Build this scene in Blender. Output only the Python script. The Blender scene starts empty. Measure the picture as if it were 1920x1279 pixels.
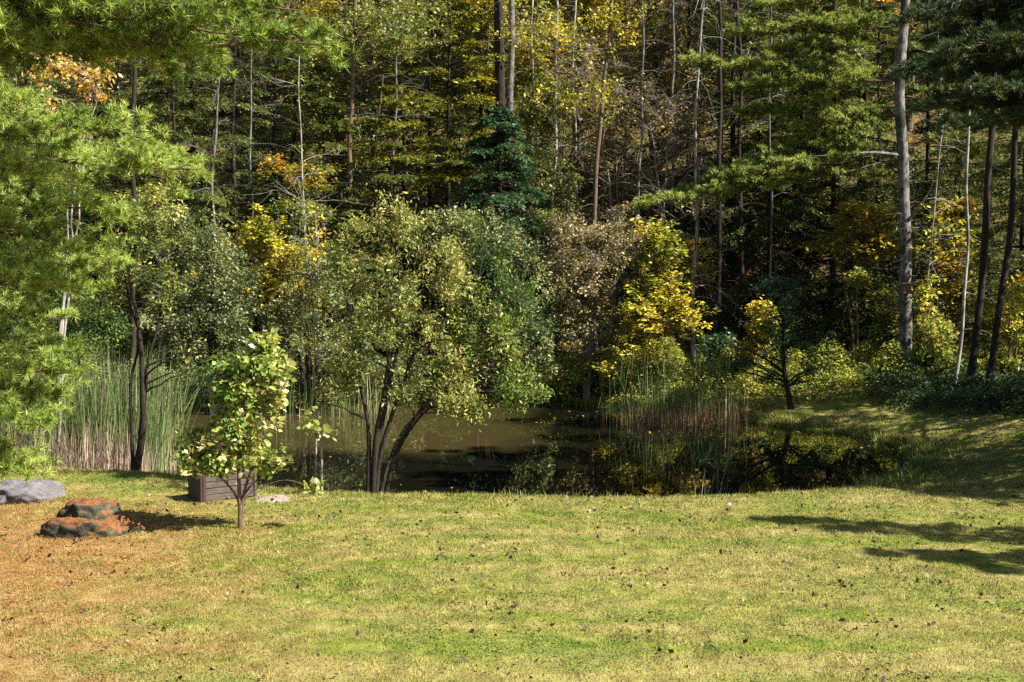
import bpy, math, random
import numpy as np
from mathutils import Vector

rad = math.radians
sc = bpy.context.scene
# ------------------------------------------------------------------ camera, sky, sun, exposure
CAM_H = 4.3
PITCH = math.atan(215 / 2667)
FPX = 2667.0
cam_d = bpy.data.cameras.new("camera")
cam_d.lens = 50.0
cam_d.sensor_width = 36.0
cam_d.clip_end = 500
cam = bpy.data.objects.new("camera", cam_d)
sc.collection.objects.link(cam)
cam.location = (0, 0, CAM_H)
cam.rotation_euler = (rad(90) - PITCH, 0, 0)
sc.camera = cam

SUN_EL = 43.0
SUN_AZ = -18.0          # angle from +X, negative = towards the camera side
world = bpy.data.worlds.new("World")
sc.world = world
world.use_nodes = True
wn = world.node_tree
sky = wn.nodes.new("ShaderNodeTexSky")
sky.sky_type = 'NISHITA'
sky.sun_disc = False
sky.sun_elevation = rad(SUN_EL)
sky.sun_rotation = rad(90 - SUN_AZ)
bg = wn.nodes["Background"]
bg.inputs["Strength"].default_value = 0.052
wn.links.new(sky.outputs[0], bg.inputs["Color"])

sun_d = bpy.data.lights.new("sun", 'SUN')
sun_d.energy = 5.0
sun_d.angle = rad(0.5)
sun_d.color = (1.0, 0.96, 0.88)
sun = bpy.data.objects.new("sun", sun_d)
sc.collection.objects.link(sun)
to_sun = Vector((math.cos(rad(SUN_EL)) * math.cos(rad(SUN_AZ)),
                 math.cos(rad(SUN_EL)) * math.sin(rad(SUN_AZ)),
                 math.sin(rad(SUN_EL))))
sun.rotation_euler = to_sun.to_track_quat('Z', 'Y').to_euler()
sun.location = to_sun * 60

sc.view_settings.view_transform = 'Standard'
sc.view_settings.look = 'None'
sc.view_settings.gamma = 1.0
sc.view_settings.use_curve_mapping = False
sc.view_settings.exposure = 1.65
sc.cycles.use_denoising = False
sc.cycles.max_bounces = 5
sc.cycles.diffuse_bounces = 1
sc.cycles.glossy_bounces = 3
sc.cycles.transmission_bounces = 4

rng = np.random.default_rng(11)
random.seed(11)

# ------------------------------------------------------------------ pixel -> world helpers
def P(px, py, d):
    u = (px - 960.0) / FPX
    v = (639.5 - py) / FPX
    f = np.array([u, math.cos(PITCH) + v * math.sin(PITCH), -math.sin(PITCH) + v * math.cos(PITCH)])
    t = d / f[1]
    return np.array([0, 0, CAM_H]) + f * t

def W(px, py, z=0.0):
    u = (px - 960.0) / FPX
    v = (639.5 - py) / FPX
    f = np.array([u, math.cos(PITCH) + v * math.sin(PITCH), -math.sin(PITCH) + v * math.cos(PITCH)])
    t = (z - CAM_H) / f[2]
    return np.array([0, 0, CAM_H]) + f * t

WATER_Z = -0.6
def w2(px, py):
    p = W(px, py, WATER_Z)
    return (p[0], p[1])
POND = [(-17, 27.6), (-17.5, 34), (-14, 37.2), w2(300, 775), w2(600, 767), w2(800, 764), w2(985, 759), w2(1180, 766), w2(1310, 776),
        w2(1395, 788), w2(1480, 806), w2(1600, 815), w2(1680, 838), w2(1725, 862), w2(1714, 882), w2(1655, 905),
        w2(1560, 938), (4.0, 24.25), (2.2, 24.05), (0.5, 24.1), (-2, 24.3), (-3.6, 24.7), (-5.5, 26.1), (-9, 26.8), (-13, 26.9)]
# smooth the outline (Chaikin)
def chaikin(poly, n=2):
    for _ in range(n):
        out = []
        for i in range(len(poly)):
            a = np.array(poly[i]); b = np.array(poly[(i + 1) % len(poly)])
            out += [tuple(a * .75 + b * .25), tuple(a * .25 + b * .75)]
        poly = out
    return poly
POND = np.array(chaikin(POND))

def pond_sd(x, y):
    """signed distance to the shoreline, positive outside"""
    x = np.asarray(x, float); y = np.asarray(y, float)
    shp = x.shape
    x = x.ravel(); y = y.ravel()
    d = np.full(x.shape, 1e9); inside = np.zeros(x.shape, bool)
    n = len(POND)
    for i in range(n):
        ax, ay = POND[i]; bx, by = POND[(i + 1) % n]
        ex, ey = bx - ax, by - ay
        t = np.clip(((x - ax) * ex + (y - ay) * ey) / (ex * ex + ey * ey), 0, 1)
        dd = (x - ax - t * ex) ** 2 + (y - ay - t * ey) ** 2
        d = np.minimum(d, dd)
        c = ((ay > y) != (by > y))
        with np.errstate(divide='ignore', invalid='ignore'):
            xi = (bx - ax) * (y - ay) / (by - ay) + ax
        inside ^= (c & (x < xi))
    d = np.sqrt(d)
    return np.where(inside, -d, d).reshape(shp)

_wv = np.random.default_rng(5).normal(size=(14, 3))
_ph = np.random.default_rng(6).uniform(0, 6.28, 14)
def noise3(p, scale=1.0, seed=0.0):
    """smooth pseudo noise, about -1..1"""
    p = np.asarray(p, float) / scale
    if p.shape[-1] == 2:
        p = np.concatenate([p, np.zeros(p.shape[:-1] + (1,))], -1)
    s = 0
    for i in range(14):
        s = s + np.sin(p @ _wv[i] * 2.2 + _ph[i] + seed * (i + 1) * 1.7)
    return s / 4.0

def sstep(t):
    t = np.clip(t, 0, 1)
    return t * t * (3 - 2 * t)

def gz(x, y):
    x = np.asarray(x, float); y = np.asarray(y, float)
    s = pond_sd(x, y)
    bankw = 1.8 + 0.5 * sstep((y - 30) / 5) + 2.4 * sstep((x - 5.5) / 2.5)
    z = np.where(s > 0, WATER_Z + 0.6 * sstep(s / bankw), WATER_Z - 0.7 * sstep(-s / 1.8))
    q = np.stack([x, y], -1)
    z = z + np.where(s > 1.0, 0.03 * noise3(q, 2.6, 1.0), 0.0) * sstep((s - 1) / 2) + np.where(s > .1, .035 * noise3(q, .9, 4.0), 0.0) * sstep((s - .1) / .6) * sstep((y - 22.5) / 2)
    y0 = 43.5 - 1.5 * np.sin(x * 0.12)
    hh = np.maximum(y - y0, 0)
    z = z + 0.5 * hh * sstep(hh / 10) + 0.35 * noise3(q, 7.0, 2.0) * sstep(hh / 8)
    # ground rises to the right beyond the trees
    hr = np.maximum(x - 15 - 0.1 * (y - 30), 0)
    z = z + 0.05 * hr
    return z

def ground_at(px, py_guess, d):
    p = P(px, py_guess, d)
    return np.array([p[0], d, float(gz(p[0], d))])

# ------------------------------------------------------------------ mesh building
class Geo:
    """collects quads (n,4,3) and tris (n,3,3) with one tint value per face"""
    def __init__(s):
        s.v = []; s.f4 = []; s.f3 = []; s.t4 = []; s.t3 = []; s.n = 0
    def quads_soup(s, q, tint):
        k = len(q)
        s.v.append(q.reshape(-1, 3)); s.f4.append(np.arange(k * 4).reshape(k, 4) + s.n); s.t4.append(np.asarray(tint, float)); s.n += k * 4
    def tris_soup(s, q, tint):
        k = len(q)
        s.v.append(q.reshape(-1, 3)); s.f3.append(np.arange(k * 3).reshape(k, 3) + s.n); s.t3.append(np.asarray(tint, float)); s.n += k * 3
    def mesh(s, v, f4, tint=None):
        s.v.append(np.asarray(v, float)); s.f4.append(np.asarray(f4) + s.n)
        s.t4.append(np.full(len(f4), .5) if tint is None else np.asarray(tint, float)); s.n += len(v)
    def arrays(s):
        v = np.concatenate(s.v) if s.v else np.zeros((0, 3))
        f4 = np.concatenate(s.f4) if s.f4 else np.zeros((0, 4), int)
        f3 = np.concatenate(s.f3) if s.f3 else np.zeros((0, 3), int)
        t4 = np.concatenate(s.t4) if s.t4 else np.zeros(0)
        t3 = np.concatenate(s.t3) if s.t3 else np.zeros(0)
        return v, f4, f3, t4, t3
    def add_geo(s, o, M=None, off=(0, 0, 0), tshift=0.0):
        v, f4, f3, t4, t3 = o.arrays()
        if M is not None: v = v @ np.asarray(M).T
        v = v + np.asarray(off)
        s.v.append(v)
        if len(f4): s.f4.append(f4 + s.n); s.t4.append(t4 + tshift)
        if len(f3): s.f3.append(f3 + s.n); s.t3.append(t3 + tshift)
        s.n += len(v)
    def to_mesh(s, name, mats, smooth=False, mat_index=None):
        v, f4, f3, t4, t3 = s.arrays()
        me = bpy.data.meshes.new(name)
        me.vertices.add(len(v)); me.vertices.foreach_set("co", v.astype(np.float32).ravel())
        nl = len(f4) * 4 + len(f3) * 3
        me.loops.add(nl)
        me.loops.foreach_set("vertex_index", np.concatenate([f4.ravel(), f3.ravel()]).astype(np.int32))
        me.polygons.add(len(f4) + len(f3))
        tot = np.concatenate([np.full(len(f4), 4), np.full(len(f3), 3)]).astype(np.int32)
        st = np.concatenate([[0], np.cumsum(tot)[:-1]]).astype(np.int32) if len(tot) else tot
        me.polygons.foreach_set("loop_start", st)
        if smooth: me.polygons.foreach_set("use_smooth", np.ones(len(tot), bool))
        at = me.attributes.new("tint", 'FLOAT', 'FACE')
        at.data.foreach_set("value", np.concatenate([t4, t3]).astype(np.float32))
        for m in (mats if isinstance(mats, (list, tuple)) else [mats]):
            me.materials.append(m)
        if mat_index is not None: me.polygons.foreach_set("material_index", np.asarray(mat_index, np.int32))
        me.update(calc_edges=True)
        return me

def link(name, data, parent=None):
    o = bpy.data.objects.new(name, data)
    sc.collection.objects.link(o)
    if parent: o.parent = parent
    return o

def empty(name, loc, rz=0.0):
    o = bpy.data.objects.new(name, None)
    sc.collection.objects.link(o)
    o.location = loc; o.rotation_euler = (0, 0, rz); o.empty_display_size = .2
    return o

def tag(o, label=None, cat=None, group=None, kind=None):
    if label: o["label"] = label
    if cat: o["category"] = cat
    if group: o["group"] = group
    if kind: o["kind"] = kind
    return o

def part(name, geo, mat, parent, base, smooth=False):
    """geo is in world coordinates, base is the parent's location"""
    g = Geo(); g.add_geo(geo, off=-np.asarray(base, float))
    return link(name, g.to_mesh(name, mat, smooth), parent)

def tubes(geo, pts, rr, sides=5, tint=None):
    """pts (n,k,3), rr (n,k)"""
    pts = np.asarray(pts, float); rr = np.asarray(rr, float)
    n, k, _ = pts.shape
    tg = np.gradient(pts, axis=1)
    tg /= np.linalg.norm(tg, axis=2, keepdims=True) + 1e-9
    ref = np.where(np.abs(tg[:, :1, 2:3]) > .8, np.array([1., 0, 0]), np.array([0, 0, 1.]))
    a = np.cross(tg, np.broadcast_to(ref, tg.shape)); a /= np.linalg.norm(a, axis=2, keepdims=True) + 1e-9
    b = np.cross(tg, a)
    an = np.linspace(0, 2 * np.pi, sides, endpoint=False)
    ring = pts[:, :, None, :] + rr[:, :, None, None] * (a[:, :, None, :] * np.cos(an)[:, None] + b[:, :, None, :] * np.sin(an)[:, None])
    v = ring.reshape(-1, 3)
    idx = np.arange(n * k * sides).reshape(n, k, sides)
    i0 = idx[:, :-1, :]; i1 = idx[:, 1:, :]
    f = np.stack([i0, np.roll(i0, -1, 2), np.roll(i1, -1, 2), i1], -1).reshape(-1, 4)
    t = np.full(len(f), .5) if tint is None else np.repeat(np.asarray(tint, float), (k - 1) * sides)
    geo.mesh(v, f, t)

def unit(v):
    return v / (np.linalg.norm(v, axis=-1, keepdims=True) + 1e-9)

def leaves(geo, pos, size, tint, up=0.5, aspect=0.55, axis=None, axis_w=0.0, curl=0.0):
    """kite leaf quads at pos"""
    n = len(pos)
    nrm = unit(rng.normal(size=(n, 3)) * (1 - up * .6) + np.array([0, 0, up * 1.6]))
    a = rng.normal(size=(n, 3))
    if axis is not None: a = a * (1 - axis_w) + axis * axis_w * 2.0
    a = unit(a - nrm * np.sum(a * nrm, 1, keepdims=True))
    b = np.cross(nrm, a)
    s = (size * rng.uniform(.45, 1.45, n))[:, None]
    w = s * aspect * .5
    q = np.stack([pos, pos + a * s * .45 + b * w - nrm * s * curl * .3, pos + a * s - nrm * s * curl, pos + a * s * .45 - b * w - nrm * s * curl * .3], 1)
    geo.quads_soup(q, tint)

# ------------------------------------------------------------------ materials
def new_mat(name):
    m = bpy.data.materials.new(name); m.use_nodes = True
    nt = m.node_tree; nt.nodes.clear()
    out = nt.nodes.new("ShaderNodeOutputMaterial")
    return m, nt, out

def ramp(nt, fac, stops):
    r = nt.nodes.new("ShaderNodeValToRGB")
    e = r.color_ramp.elements
    while len(e) > 1: e.remove(e[-1])
    e[0].position = stops[0][0]; e[0].color = (*stops[0][1], 1)
    for p, c in stops[1:]:
        x = e.new(p); x.color = (*c, 1)
    nt.links.new(fac, r.inputs[0])
    return r.outputs[0]

def attr(nt, name="tint"):
    a = nt.nodes.new("ShaderNodeAttribute"); a.attribute_name = name
    return a.outputs["Fac"]

def leaf_mat(name, stops, trans=0.35, rough=0.5, spec=0.3):
    m, nt, out = new_mat(name)
    col = ramp(nt, attr(nt), stops)
    p = nt.nodes.new("ShaderNodeBsdfPrincipled")
    p.inputs["Roughness"].default_value = rough
    p.inputs["Specular IOR Level"].default_value = spec
    nt.links.new(col, p.inputs["Base Color"])
    t = nt.nodes.new("ShaderNodeBsdfTranslucent")
    mul = nt.nodes.new("ShaderNodeMixRGB"); mul.blend_type = 'MULTIPLY'; mul.inputs[0].default_value = 1
    mul.inputs[2].default_value = (1.5, 1.35, .5, 1)
    nt.links.new(col, mul.inputs[1]); nt.links.new(mul.outputs[0], t.inputs["Color"])
    mx = nt.nodes.new("ShaderNodeMixShader"); mx.inputs[0].default_value = trans * .72
    nt.links.new(p.outputs[0], mx.inputs[1]); nt.links.new(t.outputs[0], mx.inputs[2])
    nt.links.new(mx.outputs[0], out.inputs[0])
    return m

def tex_noise(nt, scale, detail=4, vec=None, rough=.6, dist=0.0):
    n = nt.nodes.new("ShaderNodeTexNoise")
    n.inputs["Scale"].default_value = scale; n.inputs["Detail"].default_value = detail
    n.inputs["Roughness"].default_value = rough; n.inputs["Distortion"].default_value = dist
    if vec is not None: nt.links.new(vec, n.inputs["Vector"])
    return n.outputs["Fac"]

def coords(nt, scale=(1, 1, 1), which="Object"):
    tc = nt.nodes.new("ShaderNodeTexCoord")
    mp = nt.nodes.new("ShaderNodeMapping"); mp.inputs["Scale"].default_value = scale
    nt.links.new(tc.outputs[which], mp.inputs["Vector"])
    return mp.outputs[0]

def bump(nt, h, strength=.5, dist=.02):
    b = nt.nodes.new("ShaderNodeBump"); b.inputs["Strength"].default_value = strength; b.inputs["Distance"].default_value = dist
    nt.links.new(h, b.inputs["Height"])
    return b.outputs[0]

def bark_mat(name, dark, light, scale=9, stretch=.22, patch=None, strength=.8):
    m, nt, out = new_mat(name)
    c = coords(nt, (1, 1, stretch))
    n1 = tex_noise(nt, scale * 3, 6, c, .7, .6)
    col = ramp(nt, n1, [(.32, dark), (.62, light)])
    if patch:
        n2 = tex_noise(nt, 2.2, 3, coords(nt))
        mix = nt.nodes.new("ShaderNodeMixRGB")
        f = ramp(nt, n2, [(.48, (0, 0, 0)), (.6, (1, 1, 1))])
        nt.links.new(f, mix.inputs[0]); nt.links.new(col, mix.inputs[1]); mix.inputs[2].default_value = (*patch, 1)
        col = mix.outputs[0]
    p = nt.nodes.new("ShaderNodeBsdfPrincipled"); p.inputs["Roughness"].default_value = .9
    p.inputs["Specular IOR Level"].default_value = .15
    nt.links.new(col, p.inputs["Base Color"])
    nt.links.new(bump(nt, n1, strength, .03), p.inputs["Normal"])
    nt.links.new(p.outputs[0], out.inputs[0])
    return m

M = {}
M['bark_dark'] = bark_mat("bark_dark", (.011, .008, .006), (.042, .032, .024))
M['bark_brown'] = bark_mat("bark_brown", (.05, .032, .02), (.17, .12, .08))
M['bark_grey'] = bark_mat("bark_grey", (.04, .035, .032), (.22, .20, .185), patch=(.07, .075, .05))
M['bark_mottled'] = bark_mat("bark_mottled", (.012, .011, .010), (.23, .21, .195), scale=3.2, stretch=.45, patch=(.045, .045, .035))
M['bark_pale'] = bark_mat("bark_pale", (.13, .115, .095), (.40, .37, .31), scale=4, patch=(.10, .09, .07))
M['twig_pale'] = bark_mat("twig_pale", (.20, .17, .14), (.42, .37, .31), scale=5)
M['twig_brown'] = bark_mat("twig_brown", (.10, .07, .05), (.26, .19, .14), scale=5)

M['pine_near'] = leaf_mat("pine_needles_fresh", [(0, (.13, .08, .025)), (.10, (.12, .09, .022)), (.20, (.045, .08, .018)), (.5, (.17, .25, .04)), (1, (.37, .45, .11))], .45, .45)
M['pine_mid'] = leaf_mat("pine_needles_mid", [(0, (.04, .07, .012)), (.5, (.15, .20, .035)), (1, (.33, .36, .08))], .3)
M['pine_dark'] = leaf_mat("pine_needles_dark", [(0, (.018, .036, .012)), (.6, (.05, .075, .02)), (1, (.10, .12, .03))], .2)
M['pine_yellow'] = leaf_mat("pine_needles_yellow", [(0, (.07, .09, .015)), (.5, (.20, .20, .02)), (1, (.38, .33, .03))], .3)
M['hemlock'] = leaf_mat("hemlock_needles", [(0, (.03, .05, .011)), (.6, (.11, .135, .03)), (1, (.25, .26, .06))], .3)
M['spruce_blue'] = leaf_mat("spruce_needles", [(0, (.015, .04, .016)), (.6, (.045, .095, .034)), (1, (.12, .18, .06))], .2)
M['leaf_olive'] = leaf_mat("leaf_olive", [(0, (.05, .075, .018)), (.4, (.15, .185, .042)), (.75, (.26, .28, .065)), (1, (.38, .34, .11))])
M['leaf_green'] = leaf_mat("leaf_green", [(0, (.035, .065, .014)), (.5, (.10, .16, .028)), (.85, (.20, .26, .05)), (1, (.38, .34, .08))])
M['leaf_grey'] = leaf_mat("leaf_greygreen", [(0, (.05, .075, .025)), (.5, (.13, .16, .05)), (1, (.30, .31, .13))], .25, .45, .35)
M['leaf_sap'] = leaf_mat("leaf_sapling", [(0, (.09, .17, .03)), (.5, (.20, .28, .05)), (.85, (.36, .38, .10)), (1, (.50, .42, .20))], .40, .30, .6)
M['leaf_yellow'] = leaf_mat("leaf_yellow", [(0, (.15, .19, .025)), (.4, (.36, .35, .035)), (.8, (.58, .48, .06)), (1, (.62, .40, .06))], .35)
M['leaf_gold'] = leaf_mat("leaf_gold", [(0, (.12, .13, .015)), (.5, (.32, .26, .025)), (.85, (.52, .34, .035)), (1, (.50, .19, .03))], .35)
M['leaf_orange'] = leaf_mat("leaf_orange", [(0, (.20, .17, .03)), (.4, (.52, .32, .04)), (.75, (.60, .30, .06)), (1, (.80, .68, .45))], .4, .4, .5)
M['leaf_rust'] = leaf_mat("leaf_rust", [(0, (.05, .038, .018)), (.5, (.15, .11, .04)), (1, (.36, .24, .06))], .25)
M['leaf_brown'] = leaf_mat("leaf_brown", [(0, (.08, .07, .03)), (.5, (.23, .195, .085)), (1, (.42, .35, .18))], .25)
M['leaf_lime'] = leaf_mat("leaf_lime", [(0, (.10, .14, .025)), (.5, (.25, .28, .045)), (1, (.48, .44, .10))], .4)
M['fern'] = leaf_mat("fern_leaf", [(0, (.02, .045, .014)), (.6, (.055, .095, .024)), (1, (.14, .18, .05))], .3)
M['reed_green'] = leaf_mat("reed_green", [(0, (.045, .075, .02)), (.6, (.12, .165, .05)), (1, (.30, .32, .12))], .25)
M['reed_dead'] = leaf_mat("reed_dead", [(0, (.12, .075, .06)), (.5, (.29, .20, .155)), (1, (.52, .41, .31))], .2)
M['reed_red'] = leaf_mat("reed_red", [(0, (.12, .05, .035)), (.6, (.26, .11, .07)), (1, (.42, .25, .15))], .2)
M['litter_dark'] = leaf_mat("dead_leaf", [(0, (.03, .018, .012)), (.7, (.10, .06, .035)), (1, (.45, .34, .28))], .1)
M['needle_orange'] = leaf_mat("fallen_needles", [(0, (.20, .07, .02)), (.5, (.42, .16, .04)), (1, (.58, .28, .08))], .1)

def pos_world(nt):
    g = nt.nodes.new("ShaderNodeNewGeometry")
    return g.outputs["Position"]

def mapping(nt, vec, scale, loc=(0, 0, 0)):
    mp = nt.nodes.new("ShaderNodeMapping"); mp.inputs["Scale"].default_value = scale; mp.inputs["Location"].default_value = loc
    nt.links.new(vec, mp.inputs["Vector"]); return mp.outputs[0]

def mixc(nt, fac, a, b):
    mx = nt.nodes.new("ShaderNodeMixRGB")
    for i, s in ((0, fac), (1, a), (2, b)):
        if isinstance(s, (int, float)): mx.inputs[i].default_value = s
        elif isinstance(s, tuple): mx.inputs[i].default_value = (*s, 1)
        else: nt.links.new(s, mx.inputs[i])
    return mx.outputs[0]

def math_n(nt, op, a, b=0.0, c=None):
    n = nt.nodes.new("ShaderNodeMath"); n.operation = op
    for i, s in enumerate((a, b) + ((c,) if c is not None else ())):
        if isinstance(s, (int, float)): n.inputs[i].default_value = s
        else: nt.links.new(s, n.inputs[i])
    return n.outputs[0]

def lawn_color(nt, k=1.0):
    pw = pos_world(nt)
    flat = mapping(nt, pw, (1, 1, 0))
    n1 = tex_noise(nt, .55, 3, flat)
    n2 = tex_noise(nt, 3.5, 4, mapping(nt, pw, (1, .8, 0), (7, 3, 0)))
    n3 = tex_noise(nt, 1.1, 4, mapping(nt, pw, (.7, 1.5, 0), (31, 9, 0)))
    green = ramp(nt, n2, [(.3, (.10 * k, .155 * k, .018 * k)), (.55, (.235 * k, .27 * k, .036 * k)), (.75, (.40 * k, .395 * k, .085 * k))])
    straw = ramp(nt, n2, [(.3, (.25 * k, .205 * k, .06 * k)), (.6, (.45 * k, .365 * k, .125 * k)), (.8, (.60 * k, .48 * k, .25 * k))])
    band = tex_noise(nt, 1.0, 3, mapping(nt, pw, (.13, 1.15, 0), (3, 5, 0)))
    f = ramp(nt, math_n(nt, 'MULTIPLY_ADD', band, .55, math_n(nt, 'MULTIPLY', n3, .5)), [(.43, (.04, .04, .04)), (.60, (.85, .85, .85))])
    col = mixc(nt, f, green, straw)
    lush = ramp(nt, n1, [(.56, (0, 0, 0)), (.72, (.6, .6, .6))])
    col = mixc(nt, lush, col, (.10 * k, .19 * k, .02 * k))
    # orange pine-needle litter under the pine at the left
    sep = nt.nodes.new("ShaderNodeSeparateXYZ"); nt.links.new(pw, sep.inputs[0])
    gx = math_n(nt, 'MULTIPLY_ADD', sep.outputs[0], -.30, -.65)           # grows towards -x
    gy = math_n(nt, 'MULTIPLY', math_n(nt, 'SUBTRACT', sep.outputs[1], 19.2), -.055)
    g = math_n(nt, 'ADD', gx, gy)
    past = math_n(nt, 'MULTIPLY', math_n(nt, 'MAXIMUM', math_n(nt, 'SUBTRACT', sep.outputs[1], 20.5), 0.0), -.42)
    g = math_n(nt, 'ADD', g, past)
    g = math_n(nt, 'ADD', g, math_n(nt, 'MULTIPLY', math_n(nt, 'SUBTRACT', n3, .5), 2.2))
    g = math_n(nt, 'ADD', g, math_n(nt, 'MULTIPLY', math_n(nt, 'SUBTRACT', n1, .5), 1.5))
    fo = nt.nodes.new("ShaderNodeMapRange"); nt.links.new(g, fo.inputs[0])
    fo.inputs[1].default_value = 0.1; fo.inputs[2].default_value = 1.1; fo.inputs[3].default_value = 0; fo.inputs[4].default_value = .76
    orange = ramp(nt, n2, [(.3, (.28 * k, .14 * k, .045 * k)), (.6, (.44 * k, .28 * k, .11 * k)), (.8, (.58 * k, .41 * k, .22 * k))])
    col = mixc(nt, fo.outputs[0], col, orange)
    return col, sep

def make_ground_mat():
    m, nt, out = new_mat("ground_soil_and_turf")
    col, sep = lawn_color(nt, .62)
    pw = pos_world(nt)
    # woodland floor beyond the pond: brown leaf litter with mossy patches
    n = tex_noise(nt, 9, 5, pw); n2 = tex_noise(nt, .8, 3, pw)
    litter = ramp(nt, n, [(.3, (.022, .015, .009)), (.5, (.07, .045, .022)), (.68, (.17, .11, .05)), (.8, (.26, .17, .08))])
    litter = mixc(nt, ramp(nt, n2, [(.45, (0, 0, 0)), (.65, (.8, .8, .8))]), litter, (.06, .085, .02))
    fy = nt.nodes.new("ShaderNodeMapRange"); nt.links.new(math_n(nt, 'ADD', sep.outputs[1], math_n(nt, 'MULTIPLY', n2, 3.0)), fy.inputs[0])
    fy.inputs[1].default_value = 38.5; fy.inputs[2].default_value = 41
    col = mixc(nt, fy.outputs[0], col, litter)
    # wet mud at and below the waterline
    fz = nt.nodes.new("ShaderNodeMapRange"); nt.links.new(math_n(nt, 'ADD', sep.outputs[2], math_n(nt, 'MULTIPLY', n, .16)), fz.inputs[0])
    fz.inputs[1].default_value = -.52; fz.inputs[2].default_value = -.42
    mud = ramp(nt, n, [(.3, (.02, .016, .009)), (.7, (.075, .055, .03))])
    col = mixc(nt, fz.outputs[0], mud, col)
    p = nt.nodes.new("ShaderNodeBsdfPrincipled"); p.inputs["Roughness"].default_value = .95; p.inputs["Specular IOR Level"].default_value = .1
    nt.links.new(col, p.inputs["Base Color"])
    nt.links.new(bump(nt, tex_noise(nt, 40, 4, pw), .8, .03), p.inputs["Normal"])
    nt.links.new(p.outputs[0], out.inputs[0])
    return m

def make_blade_mat():
    m, nt, out = new_mat("grass_blades")
    col, _ = lawn_color(nt, 1.0)
    v = ramp(nt, attr(nt), [(0, (.30, .30, .26)), (.45, (.95, .95, .95)), (1, (1.0, 1.0, .98))])
    mul = nt.nodes.new("ShaderNodeMixRGB"); mul.blend_type = 'MULTIPLY'; mul.inputs[0].default_value = 1
    nt.links.new(col, mul.inputs[1]); nt.links.new(v, mul.inputs[2])
    p = nt.nodes.new("ShaderNodeBsdfPrincipled"); p.inputs["Roughness"].default_value = .5; p.inputs["Specular IOR Level"].default_value = .25
    t = nt.nodes.new("ShaderNodeBsdfTranslucent")
    nt.links.new(mul.outputs[0], p.inputs["Base Color"]); nt.links.new(mul.outputs[0], t.inputs["Color"])
    mx = nt.nodes.new("ShaderNodeMixShader"); mx.inputs[0].default_value = .3
    nt.links.new(p.outputs[0], mx.inputs[1]); nt.links.new(t.outputs[0], mx.inputs[2]); nt.links.new(mx.outputs[0], out.inputs[0])
    return m

def make_water_mat():
    m, nt, out = new_mat("pond_water")
    pw = pos_world(nt)
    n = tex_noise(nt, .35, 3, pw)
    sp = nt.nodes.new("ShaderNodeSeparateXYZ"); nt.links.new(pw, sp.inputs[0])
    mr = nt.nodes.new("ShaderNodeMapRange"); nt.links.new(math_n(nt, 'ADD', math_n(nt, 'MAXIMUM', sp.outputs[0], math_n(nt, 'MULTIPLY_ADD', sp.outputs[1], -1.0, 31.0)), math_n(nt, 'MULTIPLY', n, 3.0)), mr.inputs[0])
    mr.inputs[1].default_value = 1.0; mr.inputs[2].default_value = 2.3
    col = mixc(nt, mr.outputs[0], (.042, .033, .012), (.005, .005, .003))  # muddy far-left shoal; sunlit brown and shaded dark water painted into the colour
    p = nt.nodes.new("ShaderNodeBsdfPrincipled")
    p.inputs["Roughness"].default_value = .015
    p.inputs["IOR"].default_value = 1.38
    nt.links.new(col, p.inputs["Base Color"])
    r = tex_noise(nt, 2.2, 2, mapping(nt, pw, (1, 2.2, 1)))
    nt.links.new(bump(nt, r, .02, .012), p.inputs["Normal"])
    nt.links.new(p.outputs[0], out.inputs[0])
    return m

def stone_mat(name, a, b, needles=0.0, speck=(.2, .18, .2)):
    m, nt, out = new_mat(name)
    c = coords(nt)
    n = tex_noise(nt, 14, 8, c, .75)
    col = ramp(nt, n, [(.3, a), (.65, b)])
    n2 = tex_noise(nt, 4, 4, c)
    col = mixc(nt, ramp(nt, n2, [(.5, (0, 0, 0)), (.62, (.7, .7, .7))]), col, speck)
    if needles > 0:
        g = nt.nodes.new("ShaderNodeNewGeometry"); s = nt.nodes.new("ShaderNodeSeparateXYZ"); nt.links.new(g.outputs["Normal"], s.inputs[0])
        f = math_n(nt, 'ADD', s.outputs[2], math_n(nt, 'MULTIPLY', math_n(nt, 'SUBTRACT', tex_noise(nt, 3.0, 4, mapping(nt, c, (.6, 3.0, 1.5))), .5), 1.9))
        mr = nt.nodes.new("ShaderNodeMapRange"); nt.links.new(f, mr.inputs[0]); mr.inputs[1].default_value = .40; mr.inputs[2].default_value = .62
        mr.inputs[4].default_value = needles
        on = ramp(nt, tex_noise(nt, 30, 4, mapping(nt, c, (1, 3, 1))), [(.35, (.05, .02, .009)), (.55, (.20, .08, .028)), (.75, (.36, .17, .06))])
        col = mixc(nt, mr.outputs[0], col, on)
    p = nt.nodes.new("ShaderNodeBsdfPrincipled"); p.inputs["Roughness"].default_value = .9; p.inputs["Specular IOR Level"].default_value = .2
    nt.links.new(col, p.inputs["Base Color"]); nt.links.new(bump(nt, n, .9, .03), p.inputs["Normal"])
    nt.links.new(p.outputs[0], out.inputs[0])
    return m

def wood_mat(name, dark, light, axis=(2, 14, 14)):
    m, nt, out = new_mat(name)
    c = coords(nt, axis)
    n = tex_noise(nt, 2.2, 6, c, .7, .8)
    col = ramp(nt, n, [(.3, dark), (.65, light)])
    p = nt.nodes.new("ShaderNodeBsdfPrincipled"); p.inputs["Roughness"].default_value = .85
    nt.links.new(col, p.inputs["Base Color"]); nt.links.new(bump(nt, n, .6, .01), p.inputs["Normal"])
    nt.links.new(p.outputs[0], out.inputs[0])
    return m

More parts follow.
